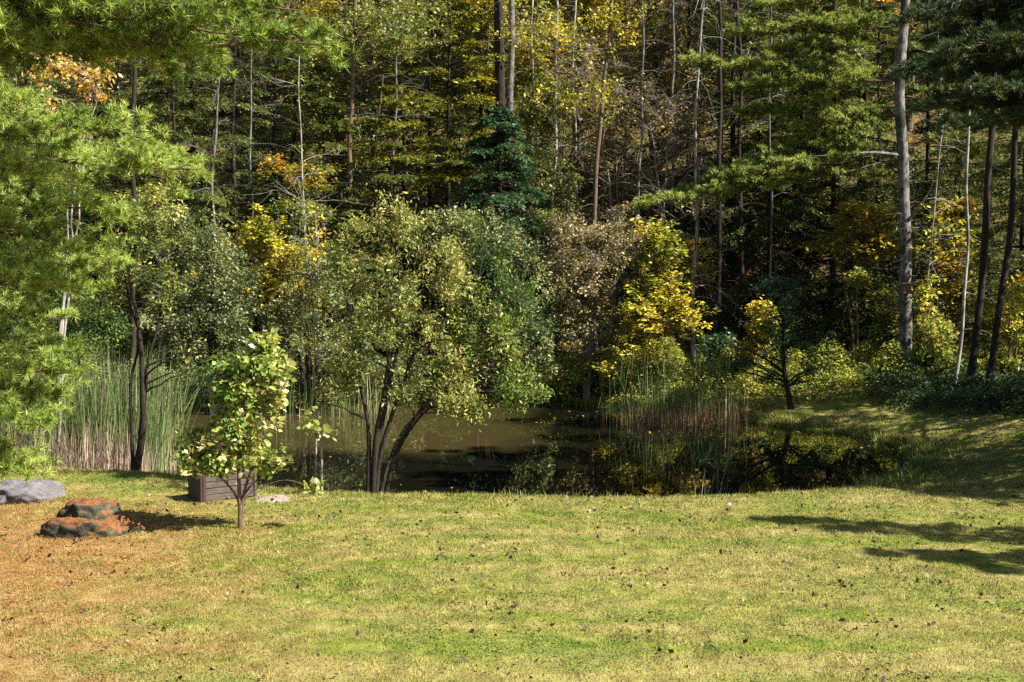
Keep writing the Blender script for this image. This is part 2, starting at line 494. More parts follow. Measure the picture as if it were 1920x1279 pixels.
M['ground'] = make_ground_mat()
M['blades'] = make_blade_mat()
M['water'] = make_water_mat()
M['rock_grey'] = stone_mat("grey_granite", (.045, .04, .04), (.20, .18, .18), 0, (.10, .09, .09))
M['rock_needles'] = stone_mat("mossy_rock", (.007, .007, .005), (.07, .066, .045), .9, (.10, .11, .06))
M['slab'] = stone_mat("pale_slab", (.20, .16, .13), (.34, .28, .23), 0, (.27, .23, .18))
M['wood_grey'] = wood_mat("weathered_plank", (.028, .02, .015), (.11, .085, .068))
M['wood_brown'] = wood_mat("dark_end_wood", (.018, .008, .005), (.06, .027, .016), (10, 10, 2))
M['box_wood'] = wood_mat("nest_box_wood", (.09, .05, .035), (.24, .14, .10), (4, 4, 20))

# ------------------------------------------------------------------ terrain, water
def build_ground():
    xs = np.concatenate([np.linspace(-70, -20, 40)[:-1], np.linspace(-20, 20, 230), np.linspace(20, 70, 40)[1:]])
    ys = np.concatenate([np.linspace(-25, 10, 30)[:-1], np.linspace(10, 45, 210), np.linspace(45, 130, 120)[1:]])
    X, Y = np.meshgrid(xs, ys)
    Z = gz(X, Y)
    v = np.stack([X, Y, Z], -1).reshape(-1, 3)
    nx, ny = len(xs), len(ys)
    i = np.arange(nx * ny).reshape(ny, nx)
    f = np.stack([i[:-1, :-1], i[:-1, 1:], i[1:, 1:], i[1:, :-1]], -1).reshape(-1, 4)
    g = Geo(); g.mesh(v, f)
    tag(link("ground", g.to_mesh("ground", M['ground'], True)), kind='structure')
build_ground()

def build_water():
    me = bpy.data.meshes.new("pond_water")
    c = POND.mean(0)
    out = []
    for p in POND:
        d = p - c; out.append(tuple(p + d / np.linalg.norm(d) * .5) + (WATER_Z,))
    me.from_pydata(out, [], [list(range(len(out)))[::-1]])
    me.update()
    if me.polygons[0].normal.z < 0: me.flip_normals()
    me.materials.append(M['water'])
    tag(link("water", me), kind='structure')
build_water()

# ------------------------------------------------------------------ lawn grass and litter (uncountable)
def sample_lawn(n, x0, x1, y0, y1, dens):
    out = []
    while sum(len(o) for o in out) < n:
        x = rng.uniform(x0, x1, n); y = rng.uniform(y0, y1, n)
        k = rng.uniform(0, 1, n) < dens(x, y)
        x, y = x[k], y[k]
        inview = np.abs(x) < y * .40 + 1.8
        x, y = x[inview], y[inview]
        s = pond_sd(x, y); k = s > .12
        out.append(np.stack([x[k], y[k]], -1))
    return np.concatenate(out)[:n]

def build_grass():
    n = 600000
    p = sample_lawn(n, -15, 15.5, 10.5, 38.5, lambda x, y: np.clip(1.25 - (y - 12) / 24, .3, 1) * ((y < 31) | (x > 4)))
    z = gz(p[:, 0], p[:, 1])
    b = np.stack([p[:, 0], p[:, 1], z - .004], -1)
    tuft = noise3(p, .22, 3.0); big = noise3(p, 1.3, 4.)
    L = rng.uniform(.018, .044, n) * (1 + .35 * np.clip(tuft, -1, 1.2)) * (1 + .2 * big)
    s = pond_sd(p[:, 0], p[:, 1])
    L = L * (1 + 1.6 * np.exp(-((s - .8) / .8) ** 2))
    w = rng.uniform(.0035, .0075, n) * (.6 + p[:, 1] / 28)
    az = rng.uniform(0, 2 * np.pi, n); lean = rng.uniform(.15, 1.1, n)
    tip = b + np.stack([np.cos(az) * np.sin(lean) * L, np.sin(az) * np.sin(lean) * L, np.cos(lean) * L], -1)
    a2 = rng.uniform(0, 2 * np.pi, n)
    sd = np.stack([np.cos(a2) * w, np.sin(a2) * w, np.zeros(n)], -1)
    g = Geo(); g.tris_soup(np.stack([b - sd, b + sd, tip], 1), np.clip(.5 + .25 * tuft + rng.normal(0, .25, n), 0, 1))
    tag(link("grass", g.to_mesh("grass", M['blades'])), "mown yellow green lawn grass sloping down to the pond", "grass", kind='stuff')
build_grass()

def build_weeds():
    n = 42000
    p = sample_lawn(n, -12, 13, 11, 27, lambda x, y: np.clip(noise3(np.stack([x, y], -1), .75, 21.) * .9 - .25, 0, 1))
    z = gz(p[:, 0], p[:, 1]) + rng.uniform(.008, .038, n)
    g = Geo(); leaves(g, np.stack([p[:, 0], p[:, 1], z], -1), .022, np.clip(.45 + rng.normal(0, .22, n), 0, 1), up=1.2, aspect=.9)
    tag(link("clover", g.to_mesh("clover", M['leaf_lawn'])), "patches of small round leaved clover growing through the lawn", "clover", kind='stuff')
M['leaf_lawn'] = leaf_mat("clover_leaf", [(0, (.06, .11, .015)), (.6, (.15, .22, .03)), (1, (.32, .36, .08))], .3)
build_weeds()

def build_litter():
    g = Geo()
    # brown fallen leaves on the lawn
    n = 2200
    p = sample_lawn(n, -12, 12, 12.5, 24, lambda x, y: np.clip(.25 + .75 * noise3(np.stack([x, y], -1), 1.1, 8.), .06, 1))
    z = gz(p[:, 0], p[:, 1]) + .03
    leaves(g, np.stack([p[:, 0], p[:, 1], z], -1), .052, np.clip(rng.beta(1, 1.6, n), 0, 1), up=.35, aspect=.75, curl=.3)
    k = 260
    q = p[:k] + rng.normal(0, .03, (k, 2))
    leaves(g, np.stack([q[:, 0], q[:, 1], gz(q[:, 0], q[:, 1]) + .03], -1), .06, rng.uniform(0, .3, k), up=.1, aspect=.8, curl=.4)
    tag(link("fallen_leaves", g.to_mesh("fallen_leaves", M['litter_dark'])), "small dark brown fallen leaves scattered over the lawn", "leaves", kind='stuff')
    g = Geo()
    n = 30000
    x = rng.normal(-6.9, 1.7, n); y = rng.normal(18.0, 2.3, n)
    k = (y < 22.5) & (y > 12) & (x > -11); x, y = x[k], y[k]
    n = len(x)
    b = np.stack([x, y, gz(x, y) + rng.uniform(.008, .045, n)], -1)
    a = rng.uniform(0, 6.28, n); L = rng.uniform(.03, .07, n)
    d = np.stack([np.cos(a) * L, np.sin(a) * L, rng.uniform(-.01, .01, n)], -1); s = np.stack([-np.sin(a) * .004, np.cos(a) * .004, np.zeros(n)], -1)
    g.tris_soup(np.stack([b - s, b + s, b + d], 1), rng.uniform(0, 1, n))
    tag(link("pine_litter", g.to_mesh("pine_litter", M['needle_orange'])), "orange fallen pine needles strewn around the flat rock", "needles", kind='stuff')
build_litter()

# ------------------------------------------------------------------ tree generator
def sample_blobs(blobs, n, shell=0.0, gap=0.0, gscale=.6, seed=0.0):
    w = np.array([b[2] if len(b) > 2 else b[1][0] * b[1][1] * b[1][2] for b in blobs], float); w /= w.sum()
    out = np.zeros((0, 3)); tries = 0
    while len(out) < n and tries < 30:
        tries += 1
        m = n * 2
        ci = rng.choice(len(blobs), m, p=w)
        c = np.array([b[0] for b in blobs])[ci]; r = np.array([b[1] for b in blobs])[ci]
        d = unit(rng.normal(size=(m, 3))); rr = rng.uniform(shell, 1, m) ** (1 / 2.4)
        edge = 1 + .36 * noise3(d * 1.3 + c, .8, seed + 3)
        p = c + d * (rr * edge)[:, None] * r
        if gap > 0:
            keep = noise3(p, gscale, seed) > (-1 + gap * 2) * rng.uniform(.4, 1.1, m) - .1
            p = p[keep]
        out = np.concatenate([out, p])
    return out[:n]

def bez(a, c, b, k):
    t = np.linspace(0, 1, k)[None, :, None]
    return (1 - t) ** 2 * a[:, None] + 2 * t * (1 - t) * c[:, None] + t ** 2 * b[:, None]

def resample(poly, k):
    poly = np.asarray(poly, float)
    seg = np.linalg.norm(np.diff(poly, axis=0), axis=1); s = np.concatenate([[0], np.cumsum(seg)])
    t = np.linspace(0, s[-1], k)
    return np.stack([np.interp(t, s, poly[:, i]) for i in range(3)], -1)

def smooth_poly(poly, k):
    p = resample(poly, max(k, 6))
    for _ in range(3):
        p[1:-1] = (p[:-2] + 2 * p[1:-1] + p[2:]) / 4
    return p

def attach(ends, nodes, nodr, upw=.9):
    """for every end the index of the node it grows from (prefers nodes below it)"""
    idx = np.zeros(len(ends), int)
    for s in range(0, len(ends), 400):
        e = ends[s:s + 400]
        d = e[:, None, :] - nodes[None]
        h = np.linalg.norm(d[..., :2], axis=2)
        dist = np.linalg.norm(d, axis=2)
        pen = np.maximum(0, (h * .45) - d[..., 2]) * upw
        idx[s:s + 400] = np.argmin(dist + pen, 1)
    return idx

def blob_geo(stems, r0, blobs, n_limb, n_twig, per, size, sig, gap=.35, gscale=.5, aspect=.55, up=.45, droop=0.0,
             tipr=.012, seed=0.0, limb_lift=.12, twig_r=.004, tint_shift=0.0, tint_amp=.30, curl=.15, stem_sides=9, tint_fn=None):
    wood = Geo(); crown = Geo()
    nodes = []; nr = []
    for si, st in enumerate(stems):
        rr0 = r0 if np.isscalar(r0) else r0[si]
        k = 16
        p = smooth_poly(st, k); k = len(p)
        L = np.linalg.norm(p[-1] - p[0])
        j = noise3(p * .9 + si * 3.1, .6, seed)[:, None] * np.array([.014, .014, 0]) * L
        p = p + j * np.linspace(0, 1, k)[:, None]
        r = rr0 * (1 - np.linspace(0, 1, k)) ** .8 * .85 + tipr
        r[0] *= 1.35; r[1] *= 1.08
        tubes(wood, p[None], r[None], stem_sides)
        q = resample(p, 30); qr = np.interp(np.linspace(0, 1, 30), np.linspace(0, 1, k), r)
        nodes.append(q[5:]); nr.append(qr[5:])
    nodes = np.concatenate(nodes); nr = np.concatenate(nr)
    allp = [nodes]; allr = [nr]
    if n_limb:
        e = sample_blobs(blobs, n_limb, .35, 0, seed=seed)
        n_limb = len(e)
        ix = attach(e, nodes, nr)
        a = nodes[ix]; ln = np.linalg.norm(e - a, axis=1)
        c = a + (e - a) * .5 + np.array([0, 0, 1.]) * (ln * limb_lift)[:, None] + rng.normal(size=a.shape) * (ln * .07)[:, None]
        p = bez(a, c, e, 8)
        p[:, 1:-1] += rng.normal(size=p[:, 1:-1].shape) * (ln * .012)[:, None, None]
        ra = np.minimum(nr[ix] * .55, .012 + ln * .011)
        r = ra[:, None] * (1 - np.linspace(0, 1, 8)) ** .7 + twig_r
        tubes(wood, p, r, 5)
        allp.append(p[:, 2:].reshape(-1, 3)); allr.append(r[:, 2:].ravel())
    nd = np.concatenate(allp); rd = np.concatenate(allr)
    if n_twig:
        e = sample_blobs(blobs, n_twig, 0, gap, gscale, seed + 1); n_twig = len(e)
        ix = attach(e, nd, rd, .5)
        a = nd[ix]; ln = np.linalg.norm(e - a, axis=1)
        c = a + (e - a) * .55 + np.array([0, 0, 1.]) * (ln * .12)[:, None] + rng.normal(size=a.shape) * (ln * .08)[:, None]
        e2 = e - np.array([0, 0, 1.]) * (droop * ln)[:, None]
        p = bez(a, c, e2, 5)
        r = (np.minimum(rd[ix], twig_r * 1.6))[:, None] * np.linspace(1, .45, 5)
        tubes(wood, p, r, 3)
        if per:
            m = n_twig * per
            gw = rng.gamma(.8, 1., n_twig) + .06; tw = rng.choice(n_twig, m, p=gw / gw.sum())
            t = 1 - rng.uniform(0, 1, m) ** 1.3 * np.clip(.55 / np.maximum(ln[tw], .05), .1, .75)
            t4 = np.clip(t, 0, 1) * 3.999; i0 = t4.astype(int); fr = (t4 - i0)[:, None]
            i0 = np.clip(i0, 0, 3)
            pos = p[tw, i0] * (1 - fr) + p[tw, i0 + 1] * fr
            pos = pos + rng.normal(size=(m, 3)) * sig * np.array([1, 1, .75])
            base = .45 + tint_amp * noise3(e, 1.0, seed + 7) + rng.normal(0, .18, n_twig)
            if tint_fn is not None: base = base + tint_fn(e)
            tn = np.clip(base[tw] + rng.normal(0, .21, m) + tint_shift, 0, 1)
            leaves(crown, pos, size, tn, up, aspect, unit(e2 - a)[tw], .35, curl)
    return wood, crown

def place(name, label, cat, base, wood, crown, bark, leaf, group=None, smooth=True):
    root = empty(name, tuple(base))
    tag(root, label, cat, group)
    part("trunk", wood, bark, root, base, smooth)
    if crown is not None and crown.n: part("crown", crown, leaf, root, base)
    return root

def pxblob(px, py, d, rx, ry, rd=None, w=None):
    """ellipsoid whose outline at distance d is rx x ry pixels of the 1920 photo"""
    c = P(px, py, d); s = d / FPX
    r = (rx * s, (rd if rd is not None else rx * s), ry * s)
    return (c, r) if w is None else (c, r, w)

def pxtree(name, label, cat, d, base_px, stems_px, r0, blobs, bark, leaf, group=None, base_z=None, **kw):
    bx = (base_px - 960) / FPX * d
    bz = float(gz(bx, d)) if base_z is None else base_z
    base = np.array([bx, d, bz])
    stems = []
    for st in stems_px:
        pl = []
        for i, s in enumerate(st):
            dd = s[2] if len(s) > 2 else d
            p = P(s[0], s[1], dd)
            if i == 0: p = np.array([p[0], dd, bz - .06])
            pl.append(p)
        stems.append(pl)
    wood, crown = blob_geo(stems, r0, blobs, **kw)
    return place(name, label, cat, base, wood, crown, bark, leaf, group)

# ------------------------------------------------------------------ conifers
def needle_sprays(geo, pos, axis, size, width, tint):
    n = len(pos)
    nrm = unit(rng.normal(size=(n, 3)) * .55 + np.array([0, 0, 1.]))
    a = unit(axis + rng.normal(size=(n, 3)) * .45)
    b = unit(np.cross(nrm, a))
    s = (size * rng.uniform(.6, 1.3, n))[:, None]; w = s * width
    q = np.stack([pos - b * w * .5, pos + a * s * .6 - b * w, pos + a * s, pos + b * w], 1)
    geo.quads_soup(q, tint)

def conifer_geo(H, R, n_limb=80, twigs=12, per=12, size=.13, width=.16, droop=.25, low=.12, pw=.8, seed=0., r0=None, lift=.05, sp=.3, whorl=.65):
    wood = Geo(); crown = Geo()
    r0 = r0 or H * .0075
    k = 14
    tp = np.zeros((k, 3)); tp[:, 2] = np.linspace(0, H, k)
    tp[:, 0] = .02 * H * noise3(tp * .3, 1., seed) * .3; tp[:, 1] = .02 * H * noise3(tp * .3 + 9, 1., seed) * .3
    tp[:, :2] -= tp[0, :2]
    tr = r0 * (1 - np.linspace(0, 1, k)) ** .9 + .012
    tr[0] *= 1.3
    tubes(wood, tp[None], tr[None], 8)
    t = np.sort(rng.uniform(low, .985, n_limb))
    # whorls: clump the heights so layers of branches with gaps form
    lay = max(8, int(H * 1.5)); t = t * (1 - whorl) + (np.round(t * lay) / lay) * whorl
    az = rng.uniform(0, 2 * np.pi, n_limb)
    prof = (1 + .25 * noise3(np.stack([np.cos(az), np.sin(az), t * 4], -1), 1., seed)) * (1 - t) ** pw * np.clip((t - low * .6) / .12, .45, 1)
    L = R * prof * rng.uniform(.6, 1.15, n_limb) + .12
    a = np.stack([np.interp(t * H, tp[:, 2], tp[:, 0]), np.interp(t * H, tp[:, 2], tp[:, 1]), t * H], -1)
    dr = np.stack([np.cos(az), np.sin(az), np.zeros(n_limb)], -1)
    dz = lift + .45 * (t - .3) - droop
    e = a + dr * L[:, None] + np.array([0, 0, 1.]) * (L * dz)[:, None]
    c = a + (e - a) * .5 + np.array([0, 0, 1.]) * (L * .13)[:, None]
    p = bez(a, c, e, 7)
    r = (.008 + L * .009)[:, None] * np.linspace(1, .12, 7) + .002
    tubes(wood, p, r, 4)
    m = n_limb * twigs
    li = np.repeat(np.arange(n_limb), twigs)
    f = rng.uniform(.18, 1.0, m)
    f6 = f * 5.999; i0 = np.clip(f6.astype(int), 0, 5); fr = (f6 - i0)[:, None]
    ta = p[li, i0] * (1 - fr) + p[li, i0 + 1] * fr
    fwd = unit(p[li, i0 + 1] - p[li, i0])
    side = unit(np.cross(fwd, np.array([0, 0, 1.]))) * rng.choice([-1, 1], m)[:, None]
    td = unit(fwd * .75 + side * rng.uniform(.2, 1.1, m)[:, None] + rng.normal(size=(m, 3)) * .13 - np.array([0, 0, .12]))
    tl = L[li] * (sp * (1.15 - f) + .10) * rng.uniform(.6, 1.3, m) + .08
    te = ta + td * tl[:, None] - np.array([0, 0, 1.]) * (tl * .12)[:, None]
    tubes(wood, np.stack([ta, (ta + te) / 2 + np.array([0, 0, .01]), te], 1), np.tile([.004, .003, .0015], (m, 1)), 3)
    nn = m * per
    tw = np.repeat(np.arange(m), per)
    g = rng.uniform(.0, 1.05, nn)[:, None]
    pos = ta[tw] * (1 - g) + te[tw] * g + rng.normal(size=(nn, 3)) * np.array([.035, .035, .02]) * (1 + R * .12)
    sd = unit(np.cross(td, np.array([0, 0, 1.])))[tw] * rng.choice([-1, 1], nn)[:, None]
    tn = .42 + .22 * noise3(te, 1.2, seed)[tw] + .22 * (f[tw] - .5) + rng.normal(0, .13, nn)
    needle_sprays(crown, pos, td[tw] * .9 + sd * .8, size, width, np.clip(tn, 0, 1))
    return wood, crown

def bough_geo(limbs, size=.11, nper=26, tuft_gap=.10, twig_gap=.13, wid=.0055, tw_len=.62, seed=0., lr=.035, layers=1.0, flat=.22, tint=.5, f0=.22):
    """soft pine boughs from (start, end, arch) triples; needles in tufts along fans of twigs"""
    wood = Geo(); crown = Geo()
    for li, (a, e, arch) in enumerate(limbs):
        a = np.asarray(a, float); e = np.asarray(e, float); L = np.linalg.norm(e - a)
        c = (a + e) / 2 + np.array([0, 0, arch * L])
        p = bez(a[None], c[None], e[None], 12)
        p[:, 1:-1] += rng.normal(size=(1, 10, 3)) * L * .006
        tubes(wood, p, (lr * (L / 4) * np.linspace(1, .12, 12) + .004)[None], 6)
        n = int(L / twig_gap * 2.0 * layers)
        f = rng.uniform(f0, 1.0, n) ** .8
        f6 = f * 10.999; i0 = np.clip(f6.astype(int), 0, 10); fr = (f6 - i0)[:, None]
        ta = p[0, i0] * (1 - fr) + p[0, i0 + 1] * fr
        fwd = unit(p[0, i0 + 1] - p[0, i0])
        side = unit(np.cross(fwd, np.array([0, 0, 1.]))) * rng.choice([-1, 1], n)[:, None]
        td = unit(fwd * .8 + side * rng.uniform(.1, 1.2, n)[:, None] + rng.normal(size=(n, 3)) * flat + np.array([0, 0, .10]))
        tl = tw_len * (1.25 - f) * rng.uniform(.5, 1.2, n) * min(1.2, L / 3.2) + .12
        te = ta + td * tl[:, None] + np.array([0, 0, 1.]) * (tl * .08)[:, None]
        tubes(wood, np.stack([ta, (ta + te) / 2 - np.array([0, 0, .015]), te], 1), np.tile([.007, .005, .003], (n, 1)), 4)
        # sub twigs
        m = n * 4
        ti = np.repeat(np.arange(n), 4); g = rng.uniform(.25, 1, m)[:, None]
        sa = ta[ti] * (1 - g) + te[ti] * g
        sdv = unit(np.cross(td[ti], np.array([0, 0, 1.]))) * rng.choice([-1, 1], m)[:, None]
        sdir = unit(td[ti] + sdv * rng.uniform(.3, 1., m)[:, None] + rng.normal(size=(m, 3)) * .2 + np.array([0, 0, .15]))
        sl = rng.uniform(.08, .22, m)
        se = sa + sdir * sl[:, None]
        A = np.concatenate([ta, sa]); E = np.concatenate([te, se]); D = np.concatenate([td, sdir])
        LN = np.concatenate([tl, sl])
        cnt = np.maximum(2, (LN / tuft_gap * .9).astype(int))
        ti = np.repeat(np.arange(len(A)), cnt); K = len(ti)
        g = np.where(rng.uniform(0, 1, K) < .35, 1.0, rng.uniform(.25, 1, K))[:, None]
        tp = A[ti] * (1 - g) + E[ti] * g
        tdv = D[ti]
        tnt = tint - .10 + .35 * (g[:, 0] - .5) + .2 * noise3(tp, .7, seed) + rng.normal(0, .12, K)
        r = np.repeat(np.arange(K), nper); N = len(r)
        nd = unit(tdv[r] * rng.uniform(.1, 1.0, N)[:, None] + unit(rng.normal(size=(N, 3))) * .75 + np.array([0, 0, .12]))
        ln = (size * rng.uniform(.6, 1.15, N))[:, None]
        b = tp[r] + rng.normal(size=(N, 3)) * .008
        s = unit(np.cross(nd, rng.normal(size=(N, 3)))) * wid
        crown.tris_soup(np.stack([b - s, b + s, b + nd * ln], 1), np.clip(tnt[r] + rng.normal(0, .1, N), 0, 1))
    return wood, crown

# ================================================================== THINGS
# ---- rocks, timber box, slab ------------------------------------------------
def rock(name, label, c, size, mat, seed, flat_top=.7, rz=0., sub=5):
    import bmesh
    bm = bmesh.new(); bmesh.ops.create_icosphere(bm, subdivisions=sub, radius=1.0)
    co = np.array([v.co[:] for v in bm.verts])
    d = unit(co)
    # angular boulder: intersect with a few planes
    r = np.full(len(d), 1.0)
    pr = np.random.default_rng(seed)
    for _ in range(16):
        nn = unit(pr.normal(size=3) * np.array([1, 1, .8])); h = pr.uniform(.68, .9)
        q = d @ nn
        with np.errstate(divide='ignore'):
            r = np.where(q > .2, np.minimum(r, h / q), r)
    p = d * r[:, None]
    p[:, 2] = np.where(p[:, 2] > flat_top, flat_top + (p[:, 2] - flat_top) * .35, p[:, 2])
    p = p * (1 + .07 * noise3(d, .35, seed) + .035 * noise3(d, .12, seed) - .05 * np.exp(-(noise3(d * np.array([.5, .5, 1.6]), .3, seed + 5) / .12) ** 2))[:, None]
    p = p * np.array(size)
    for v, q in zip(bm.verts, p): v.co = q
    for f in bm.faces: f.smooth = True
    me = bpy.data.meshes.new(name); bm.to_mesh(me); bm.free(); me.materials.append(mat)
    o = link(name, me); o.location = c; o.rotation_euler = (0, 0, rz)
    tag(o, label, "rock")
    return o
b = W(12, 944); rock("boulder", "rounded grey purple boulder half sunk in the lawn by the pine", (b[0] - .02, b[1] + .45, -.02), (.80, .60, .36), M['rock_grey'], 4)
b = W(160, 1008)
fr_ = rock("flat_rock", "flat dark rock covered with orange fallen pine needles", (b[0] - .01, b[1] + .40, -.05), (.76, .46, .40), M['rock_needles'], 12, .55, .1)
up_ = rock("upper_slab", "needle covered upper slab", (-.06, .16, .20), (.50, .36, .40), M['rock_needles'], 15, .6, .3)
for k_ in ("label", "category"):
    if k_ in up_: del up_[k_]
up_.parent = fr_

def add_box(bm, c, s, rz=0., bev=.008):
    import bmesh
    from mathutils import Matrix
    r = bmesh.ops.create_cube(bm, size=1.0)
    vs = r['verts']
    bmesh.ops.scale(bm, vec=s, verts=vs)
    if bev:
        es = list({e for v in vs for e in v.link_edges})
        rr = bmesh.ops.bevel(bm, geom=es, offset=bev, segments=2, affect='EDGES')
        vs = list({v for f in rr['faces'] for v in f.verts} | {v for v in vs if v.is_valid})
    bmesh.ops.rotate(bm, cent=(0, 0, 0), matrix=Matrix.Rotation(rz, 3, 'Z'), verts=vs)
    bmesh.ops.translate(bm, vec=c, verts=vs)

def box_part(name, boxes, mat, parent):
    import bmesh
    bm = bmesh.new()
    for bx in boxes: add_box(bm, *bx)
    me = bpy.data.meshes.new(name); bm.to_mesh(me); bm.free(); me.materials.append(mat)
    return link(name, me, parent)

b = W(377, 946)
t = empty("timber_box", (b[0], b[1], float(gz(b[0], b[1]))), rad(36))
tag(t, "weathered grey timber box with a dark brown end standing behind the sapling", "box")
Lb, Hb, Wb = .92, .42, .42
box_part("end_panel", [((.0, Wb / 2, Hb / 2), (.045, Wb + .05, Hb)), ((.05, -.008, Hb / 2), (.06, .04, Hb))], M['wood_brown'], t)
box_part("end_panel", [((Lb, Wb / 2, Hb / 2), (.045, Wb + .03, Hb))], M['wood_grey'], t)
for i in range(4):
    z = .052 + i * .1
    box_part("plank", [((Lb / 2, .008 + .004 * (i % 2), z), (Lb - .05, .028, .096 - .004 * (i == 2)))], M['wood_grey'], t)
box_part("lid", [((Lb / 2, .10 + k * .105, Hb - .03), (Lb - .06, .097, .028)) for k in range(3)], M['wood_grey'], t)
box_part("rear_panel", [((Lb / 2, Wb, Hb / 2 - .02), (Lb - .06, .03, Hb - .06))], M['wood_grey'], t)
t.scale = (1, 1, 1)
b = W(520, 940)
import bmesh
bm = bmesh.new()
o = rock("stone_slab", "thin pale stone slab lying flat in the grass beside the timber box", (b[0] - .12, b[1] + .1, -.005), (.42, .36, .055), M['slab'], 31, .6, 0, 4)
bm.free()

# ---- reeds ------------------------------------------------------------------
def reed_geo(base, H, lean, width, tint, bend=.35, az=None):
    n = len(base)
    az = rng.uniform(0, 6.28, n) if az is None else az
    d = np.stack([np.cos(az), np.sin(az), np.zeros(n)], -1)
    w = np.stack([-np.sin(az + .4), np.cos(az + .4), np.zeros(n)], -1)
    w = np.where(np.abs(w[:, :1]) < .45, w + np.array([.6, 0, 0]), w)
    k = 6; t = np.linspace(0, 1, k)
    P_ = base[:, None] + np.array([0, 0, 1.]) * (H[:, None] * (t - .25 * (lean * bend)[:, None] * t ** 3))[..., None] \
        + d[:, None] * (H[:, None] * (lean[:, None] * t * .35 + (lean * bend)[:, None] * t ** 3))[..., None]
    W_ = w[:, None] * (width[:, None] * (1 - t ** 3) + .0008)[..., None]
    a = P_ - W_; b = P_ + W_
    q = np.stack([a[:, :-1], b[:, :-1], b[:, 1:], a[:, 1:]], 2).reshape(-1, 4, 3)
    return q, np.repeat(tint, k - 1)

def reed_bed(name, label, region, n_green, n_dead, hg, hd, dead, zb=None, seed=0, wd=.007, deadw=.005, dshift=.9):
    """region(n) -> xy; green leaves above, dead stalks at the foot"""
    g = Geo(); mi = []
    xy = region(n_green); z = gz(xy[:, 0], xy[:, 1]); z = np.maximum(z, WATER_Z - .3)
    H = (rng.uniform(*hg, len(xy))) * (1 + .10 * noise3(xy, 1.4, seed)); b = np.stack([xy[:, 0], xy[:, 1], z], -1)
    q, t = reed_geo(b, H, rng.gamma(1.8, .19, len(xy)), rng.uniform(.6, 1.2, len(xy)) * wd, np.clip(.5 + .2 * noise3(xy, .8, seed) + rng.normal(0, .18, len(xy)), 0, 1))
    g.quads_soup(q, t); mi += [0] * len(q)
    xy = region(n_dead); xy[:, 1] -= dshift; z = np.maximum(gz(xy[:, 0], xy[:, 1]), WATER_Z - .3)
    H = rng.uniform(*hd, len(xy)); b = np.stack([xy[:, 0], xy[:, 1], z], -1)
    q, t = reed_geo(b, H, rng.gamma(1.2, .22, len(xy)), rng.uniform(.6, 1.3, len(xy)) * deadw, rng.uniform(0, 1, len(xy)), .2)
    g.quads_soup(q, t); mi += [1] * len(q)
    nh = max(2, n_green // 22)
    xy = region(nh); z = np.maximum(gz(xy[:, 0], xy[:, 1]), WATER_Z - .3); hh = rng.uniform(hg[0] * .8, hg[1] * .9, nh)
    a = np.stack([xy[:, 0], xy[:, 1], z], -1); ln_ = rng.normal(0, .07, (nh, 2)); t_ = np.array([0, .5, .84, .85, .93, .94, 1.])
    pt = a[:, None] + np.concatenate([ln_[:, None] * (t_ ** 1.5)[None, :, None] * hh[:, None, None], (hh[:, None] * t_)[..., None]], -1)
    before = sum(len(f) for f in g.f4)
    tubes(g, pt, np.tile([.004, .0035, .003, .013, .013, .003, .001], (nh, 1)), 5, rng.uniform(0, .12, nh))
    mi += [1] * (sum(len(f) for f in g.f4) - before)
    o = link(name, g.to_mesh(name, [M['reed_green'], dead], mat_index=mi))
    return tag(o, label, "reeds", kind='stuff')

def strip(x0, x1, y0, y1, clump=.5):
    def f(n):
        out = []
        while sum(map(len, out)) < n:
            x = rng.uniform(x0, x1, n); y = rng.uniform(y0, y1, n)
            q = np.stack([x, y], -1)
            k = noise3(q, .5, 12.) > -.5 - (1 - clump)
            out.append(q[k])
        return np.concatenate(out)[:n]
    return f
reed_bed("cattails", "tall green cattails with pale dead stalks on the bank behind the boulder", strip(-10.4, -6.75, 26.4, 29.4), 1500, 2200, (1.5, 2.9), (.4, 1.25), M['reed_dead'], seed=1)
reed_bed("cattails", "distant cattails on the far bank seen between the twin pale saplings and the wide willow", strip(-6.6, -3.2, 36.4, 37.6), 200, 70, (1.0, 1.8), (.4, .8), M['reed_dead'], seed=2, dshift=.2)
def heap(cx, cy, sx, sy):
    def f(n):
        k = rng.integers(0, 9, n); c = np.random.default_rng(int(cx * 100)).normal(size=(9, 2)) * .8
        return np.stack([cx + (c[k, 0] + rng.normal(0, .5, n)) * sx, cy + (c[k, 1] + rng.normal(0, .5, n)) * sy], -1)
    return f
reed_bed("cattails", "cattails with reddish dead feet standing in the water before the yellow maple", heap(4.0, 35.8, .85, .5), 260, 800, (.8, 2.3), (.2, .75), M['reed_red'], seed=3, wd=.006, deadw=.006, dshift=.25)
reed_bed("cattails", "few thin brown reeds rising from the near water", strip(3.05, 3.65, 24.6, 26.2, .9), 9, 12, (.6, 1.2), (.3, .9), M['reed_dead'], seed=4)
reed_bed("cattails", "sparse upright brown reeds beside the reddish cattail stand", heap(5.35, 35.4, .35, .3), 18, 22, (1.0, 1.9), (.8, 1.7), M['reed_red'], seed=5)

